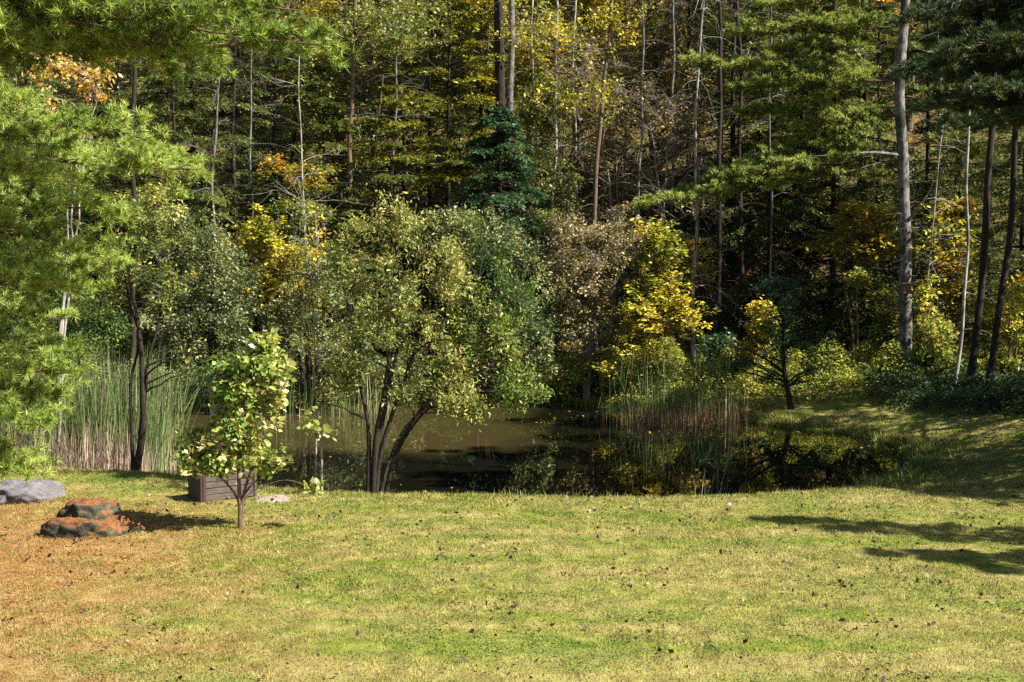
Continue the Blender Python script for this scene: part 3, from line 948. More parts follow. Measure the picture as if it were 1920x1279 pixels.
# ---- foreground trees -------------------------------------------------------
# sapling
pxtree("sapling", "young bright leafed sapling with shining pale green leaves on the lawn", "tree", 20.0, 450,
       [[(450, 1003), (452, 965), (451, 930), (442, 860), (470, 740), (490, 640)],
        [(450, 1003), (452, 965), (452, 925), (480, 860), (505, 760), (520, 670)],
        [(450, 1003), (451, 970), (447, 930), (400, 880), (370, 840), (350, 800)],
        [(450, 1003), (452, 965), (456, 925), (500, 880), (548, 870)],
        [(450, 1003), (452, 965), (458, 925), (540, 895), (595, 918)],
        [(450, 1003), (452, 965), (458, 930), (478, 895)]],
       [.035, .028, .020, .012, .010, .010],
       [pxblob(470, 760, 20, 78, 90, .6, 3.6), pxblob(500, 690, 20, 48, 62, .45, 1.4), pxblob(400, 845, 20, 70, 48, .5, 1.6), pxblob(425, 720, 20, 55, 60, .4, 1.2),
        pxblob(520, 860, 20, 28, 40, .25, .35), pxblob(585, 800, 20, 26, 30, .25, .14), pxblob(590, 912, 20, 26, 10, .2, .03), pxblob(470, 860, 20, 60, 40, .5, .6), pxblob(498, 640, 20, 20, 30, .2, .25)],
       M['bark_brown'], M['leaf_sap'], n_limb=34, n_twig=470, per=15, size=.085, sig=.065, gap=.3, tint_shift=.04, gscale=.35, aspect=.72, up=.45, tipr=.004, twig_r=.003, seed=1.0, curl=.3, tint_amp=.25)

# central willow
pxtree("willow", "wide multi stemmed willow with olive and yellowing leaves at the water's edge", "tree", 23.0, 705,
       [[(690, 925), (692, 830), (690, 750), (660, 620), (640, 500)],
        [(700, 925), (704, 830), (722, 740), (735, 600), (745, 430)],
        [(704, 925), (710, 850), (738, 770), (780, 660), (820, 500)],
        [(712, 925), (725, 870), (762, 790, 23.4), (850, 720, 23.8), (930, 650, 24)],
        [(698, 925), (712, 800), (735, 700), (770, 560), (800, 470)]],
       [.042, .058, .042, .028, .042],
       [pxblob(735, 560, 23, 130, 150, 1.3, 5.), pxblob(740, 440, 23, 100, 70, .9, 2.), pxblob(660, 640, 23, 80, 95, .9, 1.4), pxblob(820, 640, 23.3, 100, 110, 1., 2.2), pxblob(640, 500, 23, 60, 80, .7, .9),
        pxblob(720, 705, 23, 105, 55, .8, 1.5), pxblob(845, 745, 23.2, 70, 50, .6, 1.1), pxblob(640, 720, 23, 50, 40, .5, .5), pxblob(835, 500, 23.2, 50, 80, .7, .8)],
       M['bark_dark'], M['leaf_olive'], n_limb=90, n_twig=1050, per=23, size=.070, sig=.07, gap=.74, gscale=.42, aspect=.34, up=.3, tipr=.008, seed=2.0, tint_amp=.30,
       tint_fn=lambda e: -.16 * sstep((e[:, 0] + 1.5) / .8) + .18)
pxtree("willow", "darker green willow leaning out over the water from the bank", "tree", 23.9, 770,
       [[(715, 930), (735, 860), (765, 790), (850, 690), (900, 520)],
        [(718, 930), (738, 850), (790, 770), (920, 680), (990, 560)]],
       [.030, .024],
       [pxblob(920, 620, 24.2, 105, 130, 1.1, 4.), pxblob(900, 500, 24.2, 70, 85, .8, 1.3), pxblob(965, 730, 24.2, 65, 55, .8, 1.3), pxblob(880, 755, 24, 65, 45, .7, 1.3), pxblob(985, 610, 24.4, 45, 90, .6, .8)],
       M['bark_dark'], M['leaf_green'], n_limb=60, n_twig=740, per=22, size=.070, sig=.07, gap=.74, gscale=.42, aspect=.36, up=.3, tipr=.008, seed=3.0, tint_amp=.25)

# slim olive tree with dark trunk
pxtree("slim_tree", "slim tree with a dark crooked trunk and thin olive leaves by the cattails", "tree", 24.8, 252,
       [[(252, 890), (270, 810), (272, 700), (262, 600), (245, 540), (255, 440)],
        [(250, 890), (245, 780), (244, 690), (262, 640), (240, 560), (225, 470)],
        [(254, 888), (266, 800), (275, 690), (300, 600), (300, 470), (290, 390)]],
       [.075, .035, .04],
       [pxblob(265, 470, 24.8, 68, 95, .7, 3.), pxblob(300, 430, 24.8, 45, 70, .5, 1.), pxblob(225, 520, 24.8, 38, 60, .4, .7), pxblob(335, 660, 24.8, 50, 60, .4, .6), pxblob(320, 560, 24.8, 50, 50, .4, .6)],
       M['bark_dark'], M['leaf_olive'], n_limb=46, n_twig=420, per=12, size=.07, sig=.06, gap=.5, gscale=.4, aspect=.45, tipr=.006, twig_r=.0035, seed=4.0, tint_shift=.08)

# twin thin saplings
pxtree("thin_sapling", "thinner of the twin pale stems rising from the water's edge", "tree", 23.3, 590,
       [[(590, 925), (593, 800), (588, 650), (575, 480), (568, 330)]], [.014], [pxblob(570, 400, 23.3, 30, 90, .3), pxblob(560, 540, 23.3, 26, 60, .3)],
       M['bark_pale'], M['leaf_olive'], n_limb=12, n_twig=60, per=5, size=.06, sig=.06, gap=.2, tipr=.004, twig_r=.002, seed=5.0, tint_shift=.2)
pxtree("thin_sapling", "straighter of the twin pale stems with a few yellow leaves near the water", "tree", 23.2, 603,
       [[(603, 925), (603, 800), (600, 640), (596, 500), (590, 400)]], [.017], [pxblob(598, 470, 23.3, 30, 80, .3), pxblob(570, 620, 23.3, 30, 60, .3), pxblob(600, 760, 23.3, 18, 60, .2)],
       M['bark_pale'], M['leaf_yellow'], n_limb=12, n_twig=80, per=5, size=.06, sig=.06, gap=.2, tipr=.004, twig_r=.002, seed=6.0)

# left pine with bright boughs
def pine_thing(name, label, base, H, r0, limbs, leafm, **kw):
    base = np.array(base, float)
    wood = Geo()
    k = 14; tp = np.zeros((k, 3)); tp[:] = base; tp[:, 2] += np.linspace(-.1, H, k)
    tp[:, 0] += .05 * noise3(tp, 2.)
    tubes(wood, tp[None], (r0 * (1 - np.linspace(0, .85, k)))[None], 12)
    w2_, crown = bough_geo(limbs, **kw)
    wood.add_geo(w2_)
    return place(name, label, "tree", base, wood, crown, M['bark_brown'], leafm)

def boughs_px(trunk, ends, rise=.25, seed=0):
    out = []
    r = np.random.default_rng(seed)
    for e in ends:
        px, py, d = e[:3]
        E = P(px, py, d)
        S = np.array([trunk[0] + r.normal() * .05, trunk[1] + r.normal() * .05, E[2] + rise + r.normal() * .2 + (e[3] if len(e) > 3 else 0)])
        out.append((S, E, .04 + r.normal() * .015))
    return out
LT = (-9.6, 18.6)
ends = [(370, 318, 17.5), (320, 300, 18.8), (205, 400, 17), (175, 345, 18), (270, 245, 19.5), (190, 470, 17), (205, 500, 18.4), (150, 545, 17.5), 
        (50, 320, 16.3), (130, 660, 18), (105, 600, 19), (120, 700, 17.4), (130, 745, 18.2), (55, 790, 17.4), (70, 865, 19), (40, 885, 18.2), (20, 520, 16.6), (20, 700, 17),
        (40, 190, 17.5), (90, 270, 17.0),  (0, 420, 17),   (-20, 760, 17), (-10, 250, 16.6),  (-20, 860, 17.3)]
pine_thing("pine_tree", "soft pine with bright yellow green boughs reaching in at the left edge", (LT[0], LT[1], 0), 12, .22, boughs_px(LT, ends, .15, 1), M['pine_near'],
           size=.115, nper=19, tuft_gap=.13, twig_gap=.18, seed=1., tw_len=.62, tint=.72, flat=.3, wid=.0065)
LT2 = (-8.4, 15.2)
ends = [(615, 85, 15.6), (560, 20, 16.2), (480, 70, 15.5), (420, 10, 15.0), (350, 95, 16), (300, 20, 15), (200, 50, 15), (130, 75, 16), (50, 60, 15), (0, 110, 15.5),
        (600, -10, 15.8), (400, -50, 15.6), (150, -50, 15.4), (400, 125, 16.8)]
pine_thing("pine_tree", "taller pine whose long soft boughs hang along the upper left", (LT2[0], LT2[1], 0), 13, .24, boughs_px(LT2, ends, .1, 2), M['pine_near'],
           size=.12, nper=18, tuft_gap=.14, twig_gap=.22, seed=2., tw_len=.62, tint=.50, flat=.35, wid=.0065)

# dark pine at the upper right, in its own shade, and the row out of frame that shades the bank
RT = (12.6, 24.6)
ends = [(1700, 130, 23), (1730, 205, 23.5), (1760, 70, 24.5), (1800, 235, 23), (1850, 170, 22.4), (1900, 230, 23), (1790, 20, 24), (1860, 90, 25.6), (1710, 40, 25),
        (1830, 130, 24.4), (1950, 160, 23), (1930, 60, 23.4), (1880, 0, 24), (1760, 150, 25.4), (1800, 90, 23), (1900, 130, 25.4), (1850, 240, 25), (1960, 260, 24.4)]
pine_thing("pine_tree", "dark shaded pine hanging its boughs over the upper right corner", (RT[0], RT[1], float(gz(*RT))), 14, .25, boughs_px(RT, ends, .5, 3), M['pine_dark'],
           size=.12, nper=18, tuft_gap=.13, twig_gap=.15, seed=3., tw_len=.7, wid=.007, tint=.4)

# trunk with the nest box and its long bough
def pole(pts, r0, r1, k=18, sides=12, wob=.02, seed=0.):
    p = smooth_poly(pts, k); k = len(p)
    p = p + noise3(p, 1.4, seed)[:, None] * np.array([wob, wob, 0])
    return p, r0 + (r1 - r0) * np.linspace(0, 1, k)

def tall_trunk(name, label, d, pts_px, r0, r1, bark, limbs_px=(), crown_blobs=(), leafm=None, n_twig=0, per=0, size=.08, seed=0., bare=0, sig=.09, hz=True, group=None, gap=.3, tint_shift=0., flare=1.35, twig_r=.005, droopy=0.):
    x = (pts_px[0][0] - 960) / FPX * d
    bz = float(gz(x, d)) if hz else WATER_Z
    base = np.array([x, d, bz])
    pts = [P(a, b, d) for a, b in pts_px]
    pts[0] = base - np.array([0, 0, .1])
    wood = Geo()
    p, r = pole(pts, r0, r1, 22, 12, .06, seed)
    r[0] *= flare; r[1] *= (1 + flare) / 2
    tubes(wood, p[None], r[None], 12)
    crown = Geo()
    nodes = [resample(p, 40)[4:]]; nr = [np.interp(np.linspace(0, 1, 40), np.linspace(0, 1, len(r)), r)[4:]]
    for j, lp in enumerate(limbs_px):
        q = smooth_poly([P(a[0], a[1], a[2] if len(a) > 2 else d) for a in lp], 12)
        rr = np.linspace(max(.018, r0 * .28), .006, len(q))
        tubes(wood, q[None], rr[None], 6)
        nodes.append(q); nr.append(rr)
    if bare:
        # bare side twigs all along the trunk
        N = nodes[0]; ti = rng.integers(3, len(N), bare)
        a = N[ti]; az = rng.uniform(0, 6.28, bare); L = rng.uniform(.4, 1.7, bare)
        e = a + np.stack([np.cos(az) * L, np.sin(az) * L * .8, (rng.uniform(-.45, .35, bare) - droopy) * L], -1)
        c = (a + e) / 2 + np.stack([np.zeros(bare), np.zeros(bare), (rng.uniform(.05, .3, bare) + droopy * .5) * L], -1)
        q = bez(a, c, e, 8); q[:, 1:] += rng.normal(size=q[:, 1:].shape) * .012
        tubes(wood, q, np.linspace(.010, .003, 8)[None].repeat(bare, 0), 4)
        m = bare * 4; li = rng.integers(0, bare, m); fi = rng.integers(2, 8, m)
        a = q[li, fi]; dv = unit(unit(q[li, 7] - q[li, 0]) + rng.normal(size=(m, 3)) * .55); L = rng.uniform(.15, .7, m)
        e = a + dv * L[:, None]; c = (a + e) / 2 + rng.normal(size=(m, 3)) * .05 * L[:, None]
        tubes(wood, bez(a, c, e, 5), np.linspace(.005, .002, 5)[None].repeat(m, 0), 3)
    if n_twig:
        nd = np.concatenate(nodes); rd = np.concatenate(nr)
        bl = list(crown_blobs)
        w_, c_ = twig_fill(nd, rd, bl, n_twig, per, size, sig, gap, seed, tint_shift, twig_r)
        wood.add_geo(w_); crown = c_
    return place(name, label, "tree", base, wood, crown, bark, leafm, group)

def twig_fill(nd, rd, blobs, n_twig, per, size, sig, gap, seed, tint_shift=0., twig_r=.005, aspect=.6, up=.6, gscale=.7):
    wood = Geo(); crown = Geo()
    nl = max(6, n_twig // 14)
    e = sample_blobs(blobs, nl, .3, 0, seed=seed); nl = len(e)
    ix = attach(e, nd, rd); a = nd[ix]; ln = np.linalg.norm(e - a, axis=1)
    c = a + (e - a) * .5 + np.array([0, 0, 1.]) * (ln * .10)[:, None] + rng.normal(size=a.shape) * (ln * .06)[:, None]
    p = bez(a, c, e, 8); r = (.006 + ln * .006)[:, None] * np.linspace(1, .3, 8)
    tubes(wood, p, r, 4)
    nd2 = np.concatenate([nd, p[:, 2:].reshape(-1, 3)]); rd2 = np.concatenate([rd, r[:, 2:].ravel()])
    e = sample_blobs(blobs, n_twig, 0, gap, gscale, seed + 1); n_twig = len(e)
    ix = attach(e, nd2, rd2, .4); a = nd2[ix]; ln = np.linalg.norm(e - a, axis=1)
    c = a + (e - a) * .5 + np.array([0, 0, 1.]) * (ln * .08)[:, None]
    p = bez(a, c, e, 4)
    tubes(wood, p, np.tile([twig_r, twig_r * .8, twig_r * .6, twig_r * .4], (n_twig, 1)), 3)
    if per:
        m = n_twig * per; tw = np.repeat(np.arange(n_twig), per)
        t = (1 - rng.uniform(0, 1, m) ** 1.2 * np.clip(.6 / np.maximum(ln[tw], .05), .1, .8))[:, None]
        pos = a[tw] * (1 - t) ** 2 + 2 * c[tw] * t * (1 - t) + e[tw] * t * t + rng.normal(size=(m, 3)) * sig * np.array([1, 1, .6])
        tn = np.clip(.45 + .28 * noise3(e, 1.1, seed)[tw] + rng.normal(0, .15, m) + tint_shift, 0, 1)
        leaves(crown, pos, size, tn, up, aspect, curl=.15)
    return wood, crown

D5 = 39.6
big = tall_trunk("tall_tree", "thick grey trunk with a small brown nest box high on it", D5, [(1696, 722), (1697, 600), (1698, 450), (1692, 300), (1690, 150), (1697, 20), (1700, -160)], .195, .11, M['bark_mottled'],
           limbs_px=[[(1690, 292), (1640, 284, 39.2), (1560, 292, 39), (1480, 294, 38.8)], [(1698, 420), (1730, 380, 39), (1760, 330, 39)]],
           seed=11., bare=10)
_b = []
for S, E in [((1690, 300, 39.6), (1215, 385, 39.8)), ((1690, 290, 39.6), (1290, 360, 40.8)), ((1600, 300, 39), (1340, 330, 40.0)), ((1690, 292, 39.6), (1420, 310, 41.4)), ((1690, 280, 39.6), (1480, 280, 40.2)),
             ((1690, 215, 39.6), (1440, 300, 40.6)), ((1690, 215, 39.6), (1500, 240, 39.8)), ((1690, 210, 39.6), (1560, 280, 39.6)), ((1690, 200, 39.6), (1400, 215, 41.2)), ((1690, 190, 39.6), (1580, 225, 40.0)),
             ((1688, 150, 39.6), (1300, 118, 40.4)), ((1688, 150, 39.6), (1390, 165, 39.8)), ((1688, 140, 39.6), (1470, 150, 41.0)), ((1688, 120, 39.6), (1540, 180, 39.6)), ((1688, 100, 39.6), (1450, 95, 40.2)),
             ((1690, 60, 39.6), (1380, 60, 40.6)), ((1690, 50, 39.6), (1500, 50, 39.6)), ((1690, 20, 39.6), (1590, 60, 39.6)), ((1690, -20, 39.6), (1450, 10, 40.6)), ((1690, -40, 39.6), (1560, 0, 40.0)),
             ((1700, 250, 39.6), (1830, 290, 41.2)), ((1700, 180, 39.6), (1840, 210, 41.2)), ((1700, 120, 39.6), (1800, 160, 40.2)), ((1690, 330, 39.6), (1620, 330, 40.6)), ((1690, 260, 39.6), (1640, 240, 40.0))]:
    _b.append((P(*S), P(*E), .01 + .02 * math.sin(S[1])))
_w, _c = bough_geo(_b, size=.13, nper=14, tuft_gap=.13, twig_gap=.12, wid=.013, tw_len=1.05, seed=12., lr=.017, flat=.16, tint=.68, f0=.06)
_base = np.array(big.location)
part("branches", _w, M['bark_brown'], big, _base); part("crown", _c, M['pine_mid'], big, _base)
nb = empty("nest_box", tuple(P(1700, 551, D5 - .30)), 0)
tag(nb, "small square brown slatted nest box fixed to the thick grey trunk", "nest box")
box_part("box_body", [((0, 0, .14), (.25, .20, .28))], M['box_wood'], nb)
box_part("roof", [((0, -.02, .295), (.30, .27, .025))], M['box_wood'], nb)
box_part("front_slats", [((0, -.108, .04 + k * .055), (.24, .012, .045)) for k in range(5)], M['box_wood'], nb)

# ---- trunks beyond the pond --------------------------------------------------
def up(px0, py0, px1, py1=-160):
    n = 5
    return [(px0 + (px1 - px0) * i / n, py0 + (py1 - py0) * i / n) for i in range(n + 1)]
top = lambda px, py, d, rx, ry, w=1.: pxblob(px, py, d, rx, ry, None, w)
tall_trunk("tall_tree", "dark trunk of the forked pair rising over the blue green spruce", 49, up(930, 560, 938), .20, .15, M['bark_dark'], bare=8, seed=12.)
tall_trunk("tall_tree", "slimmer mossy grey trunk of the forked pair over the spruce", 48.6, up(950, 560, 962), .13, .09, M['bark_grey'], bare=8, seed=13.)
tall_trunk("slim_tree", "slender leaning brown tree with sparse yellow leaves above the brown shrub", 45, [(1112, 640), (1112, 420), (1122, 280), (1132, 150), (1148, 0), (1160, -150)], .09, .05, M['bark_brown'], bare=26, seed=14.,
           crown_blobs=[top(1150, 40, 45, 80, 60), top(1120, 180, 45, 90, 60)], leafm=M['leaf_yellow'], n_twig=170, per=7, size=.11, gap=.4)
tall_trunk("slim_tree", "thin pale straight tree with yellow leaves above the spruce", 46, [(1034, 600), (1036, 420), (1044, 250), (1042, 100), (1044, -60)], .045, .03, M['bark_pale'], bare=20, seed=15.,
           crown_blobs=[top(1030, 60, 46, 90, 60, 1.4), top(1050, 180, 46, 90, 50)], leafm=M['leaf_yellow'], n_twig=330, per=8, size=.11, gap=.4)
tall_trunk("dead_tree", "pale dead tree with drooping bare branches beyond the reeds", 42, [(1302, 620), (1304, 480), (1306, 330), (1306, 200), (1312, 80), (1316, -20)], .065, .025, M['bark_pale'], bare=55, seed=16., droopy=.6)
tall_trunk("dead_tree", "thin grey dead tree with bare twigs left of the olive willow", 44, [(470, 620), (473, 480), (475, 330), (466, 200), (470, 60)], .045, .02, M['bark_grey'], bare=30, seed=17.)
tall_trunk("slim_tree", "brown trunk rising between the dark hemlock and the yellow pine bough", 46, up(648, 640, 672), .085, .06, M['bark_brown'], bare=16, seed=18.,
           crown_blobs=[top(700, 60, 46, 90, 60), top(760, 40, 46, 90, 60)], leafm=M['leaf_olive'], n_twig=420, per=10, size=.11, gap=.35, tint_shift=.05)
tall_trunk("slim_tree", "pale crooked birch between the nest box trunk and the dark trunks", 37.2, [(1795, 738), (1806, 620), (1816, 470), (1812, 330), (1816, 200), (1822, 60)], .05, .028, M['bark_pale'], bare=16, seed=19.)
tall_trunk("slim_tree", "dark leaning trunk, nearer to the nest box of the dark pair", 36.4, [(1822, 742), (1835, 600), (1846, 480), (1856, 300), (1868, 60), (1876, -120)], .10, .07, M['bark_dark'], bare=6, seed=20.)
tall_trunk("slim_tree", "dark leaning trunk, outermost of the dark pair", 36.0, [(1857, 748), (1872, 600), (1888, 470), (1902, 300), (1922, 60), (1935, -120)], .09, .065, M['bark_dark'], bare=6, seed=21.)
tall_trunk("slim_tree", "thin sunlit sapling stems with broad yellow leaves beside the nest box trunk", 39, [(1722, 720), (1733, 600), (1742, 480), (1760, 330), (1775, 200)], .028, .012, M['bark_pale'], bare=6, seed=22.,
           crown_blobs=[top(1745, 450, 39, 45, 70), top(1735, 560, 39, 32, 60), top(1790, 420, 39.5, 50, 60)], leafm=M['leaf_yellow'], n_twig=110, per=6, size=.13, gap=.35)
for i, (px, d, tx, lab) in enumerate([(1352, 44, 1346, "dark trunk just behind the bare pale dead tree"), (1388, 45, 1384, "dark trunk standing between the dead tree and the little cedar"),
                                      (1560, 46, 1568, "dark trunk in the gap above the undergrowth by the cedar"), (1618, 47, 1622, "dark trunk in the gap beside the nest box trunk"),
                                      (250, 40, 252, "stout dark trunk seen through the orange leaves"), (222, 43, 220, "thin dark trunk seen through the orange leaves"),
                                      (800, 50, 810, "dark trunk hidden deep behind the yellow pine bough"), (555, 50, 548, "dark trunk deep behind the dark hemlock")]):
    tall_trunk("slim_tree", lab, d, up(px, 640, tx), .085 if i != 5 else .06, .05, M['bark_dark'], bare=14, seed=30. + i)

for i, (pts, d, r, br, bare, dr, lab) in enumerate([
        ([(1012, 640), (1008, 400), (1003, 200), (996, -100)], 47, .045, 'bark_pale', 24, 0., "thin mottled pale trunk just right of the forked dark pair"),
        ([(1078, 640), (1082, 400), (1074, 200), (1080, -100)], 49, .05, 'bark_pale', 24, .1, "thin pale trunk between the spruce and the leaning brown tree"),
        ([(1188, 640), (1196, 400), (1205, 200), (1204, -100)], 46, .05, 'bark_grey', 60, .3, "grey trunk with many fine bare branches beyond the yellow maple"),
        ([(1262, 640), (1255, 400), (1262, 180), (1256, -100)], 48, .055, 'bark_grey', 50, .2, "grey bare branched trunk on the maple side of the pale dead tree"),
        ([(566, 640), (572, 420), (568, 250), (560, 100)], 42, .03, 'bark_pale', 18, 0., "slender pale trunk under the rusty leaved tree"),
        ([(745, 600), (735, 350), (742, 100), (746, -100)], 46, .05, 'bark_grey', 46, .05, "grey trunk with long bare level branches behind the wide willow"),
        ([(405, 620), (398, 350), (410, 100), (406, -100)], 43, .05, 'bark_grey', 46, .05, "grey trunk with long bare level branches behind the near pine's tip"),
        ([(1440, 640), (1448, 420), (1442, 200), (1450, -100)], 44, .04, 'bark_grey', 40, .3, "thin grey trunk with drooping bare twigs above the golden shrub"),
        ([(1765, 700), (1758, 450), (1764, 250), (1755, -60)], 42, .035, 'bark_grey', 24, .1, "thin grey trunk just behind the nest box tree on its sunny side")]):
    tall_trunk("dead_tree" if bare > 30 else "slim_tree", lab, d, pts, r, r * .55, M[br], bare=bare, seed=50. + i, droopy=dr)

# ---- shrubs and small trees of the far bank ---------------------------------
def shrub(label, px, base_py, d, blobs, leafm, n_twig, per, size=.10, bark='bark_brown', stems=4, r0=.03, gap=.35, seed=0., aspect=.6, up_=.55, name="shrub", cat="shrub", spread=.6, group=None, sig=.08, tint_shift=0., lean=None, gscale=.55):
    cx = np.mean([b[0][0] for b in blobs]); top_z = max(b[0][2] + b[1][2] for b in blobs)
    bx = (px - 960) / FPX * d; bz = float(gz(bx, d))
    st = []
    r = np.random.default_rng(int(seed * 10) + 3)
    for s in range(stems):
        a = r.uniform(0, 6.28); off = spread * r.uniform(.3, 1.) * (0 if stems == 1 else 1)
        e = np.array([cx + math.cos(a) * off, d + math.sin(a) * off, bz + (top_z - bz) * r.uniform(.75, .92)])
        mid = np.array([bx * .7 + e[0] * .3, d, bz + (e[2] - bz) * .4])
        st.append([np.array([bx + math.cos(a) * .05, d + math.sin(a) * .05, bz - .05]), mid, e])
    w, c = blob_geo(st, r0, blobs, max(12, n_twig // 16), n_twig, per, size, sig, gap, gscale, aspect, up_, seed=seed, tipr=.006, tint_shift=tint_shift, stem_sides=6)
    return place(name, label, cat, np.array([bx, d, bz]), w, c, M[bark], leafm, group)

shrub("brown bare tree with fine dry twigs and faded leaves beyond the pond", 1100, 715, 39.0, [top(1095, 500, 39.0, 95, 95, 3.), top(1100, 600, 39.0, 85, 70, 1.6), top(1060, 440, 39.0, 50, 40), top(1150, 460, 39.0, 50, 50)],
      M['leaf_brown'], 1500, 12, .075, 'twig_brown', 5, .05, seed=41., name="bare_tree", cat="tree", gap=.25)
shrub("yellow maple with layered bright leaves behind the reeds", 1215, 720, 38.7, [top(1235, 460, 38.7, 50, 60, 1.2), top(1225, 540, 38.7, 62, 50, 1.4), top(1265, 590, 38.7, 62, 40, 1.2), top(1190, 570, 38.4, 45, 45), top(1200, 640, 38.4, 60, 45), top(1170, 690, 38.4, 60, 25, .5)],
      M['leaf_yellow'], 760, 14, .115, stems=3, seed=42., name="maple", cat="tree", up_=.85, gap=.4, gscale=.45)
shrub("small golden yellow shrub glowing beside the little cedar", 1420, 740, 38.6, [top(1425, 590, 38.6, 30, 38, 1.2), top(1432, 640, 38.6, 34, 34), top(1405, 660, 38.6, 26, 26, .6)], M['leaf_yellow'], 170, 13, .11, stems=2, r0=.018, seed=43., up_=.8, gap=.25, tint_shift=.1)
pxtree("cedar", "little dark blue green cedar on a crooked leaning stem at the bank", "tree", 36.6, 1483,
       [[(1485, 764), (1478, 735), (1468, 690), (1472, 600), (1470, 510)]], [.075],
       [pxblob(1470, 540, 36.6, 62, 35, .8, 1.2), pxblob(1475, 640, 36.6, 68, 50, .8, 1.6), pxblob(1468, 590, 36.6, 45, 45, .6), pxblob(1520, 700, 36.8, 45, 25, .5, .4), pxblob(1390, 670, 36.8, 40, 30, .5, .5)],
       M['bark_dark'], M['spruce_blue'], n_limb=34, n_twig=420, per=16, size=.09, sig=.07, gap=.4, aspect=.3, up=.6, seed=44.)
shrub("dark green shrub heap just above the right end of the reeds", 1340, 700, 39.8, [top(1345, 655, 39.8, 45, 40), top(1400, 690, 39.6, 40, 30)], M['spruce_blue'], 260, 14, .10, seed=45.)
shrub("yellow and gold leaved young tree above the pond's far left bank", 480, 700, 40, [top(450, 460, 40, 45, 55), top(500, 440, 40, 45, 50), top(540, 500, 40, 60, 60, 1.3), top(480, 520, 40, 50, 40)], M['leaf_yellow'], 400, 13, .12, stems=3, seed=46., name="young_tree", cat="tree", up_=.8, gap=.42)
shrub("rusty leaved tree above the golden young tree", 560, 620, 44, [top(560, 318, 44, 75, 20), top(590, 345, 44, 50, 12, .5), top(520, 300, 44, 40, 14, .4)], M['leaf_gold'], 170, 9, .11, stems=2, seed=47., name="young_tree", cat="tree", up_=.9, gap=.5)
shrub("grey green willow thicket behind the slim olive tree", 390, 760, 36.8, [top(385, 480, 36.8, 60, 95, 2.), top(350, 600, 36.8, 80, 70, 1.5), top(440, 610, 36.8, 80, 70, 1.5), top(430, 520, 37, 60, 60), top(330, 420, 37, 30, 40, .4)], M['leaf_grey'], 1200, 16, .09, 'bark_dark', 7, .05, seed=48., aspect=.36, spread=1.2)
shrub("grey green willow thicket between the golden young tree and the olive willow", 580, 750, 37.4, [top(560, 620, 37.4, 75, 70, 1.5), top(600, 520, 37.4, 60, 75, 1.2), top(520, 690, 37.4, 80, 50), top(640, 680, 37.4, 60, 50)], M['leaf_grey'], 1000, 16, .09, 'bark_dark', 6, .045, seed=49., aspect=.36, spread=1.1)
shrub("yellowing shrub peeping left of the olive willow crown", 585, 700, 38.6, [top(570, 560, 38.6, 45, 40), top(545, 590, 38.6, 40, 30)], M['leaf_gold'], 200, 13, .11, seed=50.)
shrub("dark shrub with small leaves between the near pine and the slim olive tree", 150, 740, 35.5, [top(150, 570, 35.5, 80, 50, 1.4), top(110, 630, 35.5, 60, 40), top(200, 620, 35.5, 50, 45)], M['leaf_green'], 620, 14, .09, 'bark_dark', 5, seed=51., tint_shift=-.25, aspect=.4)
shrub("pale green leafy shrub on the far bank under the brown bare tree", 1090, 745, 39.2, [top(1050, 700, 39.2, 55, 30), top(1120, 690, 39.2, 60, 35), top(1160, 715, 39.2, 45, 22)], M['leaf_lime'], 420, 13, .10, seed=52.)
shrub("green willow crown showing above the darker leaning willow", 900, 740, 38, [top(890, 440, 38, 75, 50, 1.2), top(960, 480, 38, 65, 60, 1.2), top(980, 570, 38, 50, 60), top(850, 420, 38, 50, 40), top(1000, 660, 38, 40, 60)], M['leaf_grey'], 900, 15, .10, 'bark_dark', 5, .05, seed=53., aspect=.4, spread=1.2)
shrub("gold and red leaved young tree left of the nest box trunk", 1610, 700, 42, [top(1620, 410, 42, 65, 35, 1.3), top(1580, 455, 42, 70, 22, 1.), top(1640, 460, 42, 50, 30), top(1540, 470, 42, 30, 14, .3)], M['leaf_gold'], 480, 11, .13, stems=3, r0=.04, seed=54., name="young_tree", cat="tree", up_=.9, gap=.4)
shrub("orange leaved young tree among the dark trunks", 1790, 720, 40, [top(1795, 400, 40, 45, 30), top(1780, 480, 40, 50, 35), top(1800, 560, 40, 50, 40, 1.2), top(1880, 590, 40, 50, 50), top(1780, 630, 40, 60, 40, 1.2)], M['leaf_gold'], 520, 11, .13, stems=3, seed=55., name="young_tree", cat="tree", up_=.85, gap=.45)
shrub("bright green sapling leaning beside the foot of the nest box trunk", 1665, 715, 40.4, [top(1660, 600, 40.4, 35, 50), top(1665, 660, 40.4, 35, 40), top(1640, 540, 40.4, 40, 25, .7), top(1610, 520, 40.4, 30, 18, .4)], M['leaf_lime'], 330, 12, .11, stems=2, seed=56., up_=.8)
shrub("orange and cream leaved young tree glimpsed between the left pines", 92, 640, 27, [top(95, 120, 27, 90, 45, 1.5), top(190, 150, 27, 60, 45), top(60, 200, 27, 60, 40), top(90, 235, 27, 40, 25, .7)], M['leaf_orange'], 230, 5, .10, 'bark_pale', 3, .035, seed=57., name="young_tree", cat="tree", up_=.3, gap=.4, spread=.8)
shrub("yellow leaved thicket right of the dark pair of trunks", 1900, 760, 38.5, [top(1905, 640, 38.5, 60, 55), top(1870, 690, 38.5, 50, 40), top(1940, 560, 38.5, 50, 60)], M['leaf_yellow'], 420, 11, .11, seed=58., tint_shift=-.15)
shrub("olive green thicket between the birch and the nest box trunk", 1760, 745, 38.6, [top(1755, 640, 38.6, 45, 60), top(1765, 700, 38.6, 50, 40), top(1720, 690, 38.9, 25, 40, .4)], M['leaf_lime'], 420, 12, .10, seed=59., tint_shift=-.1)

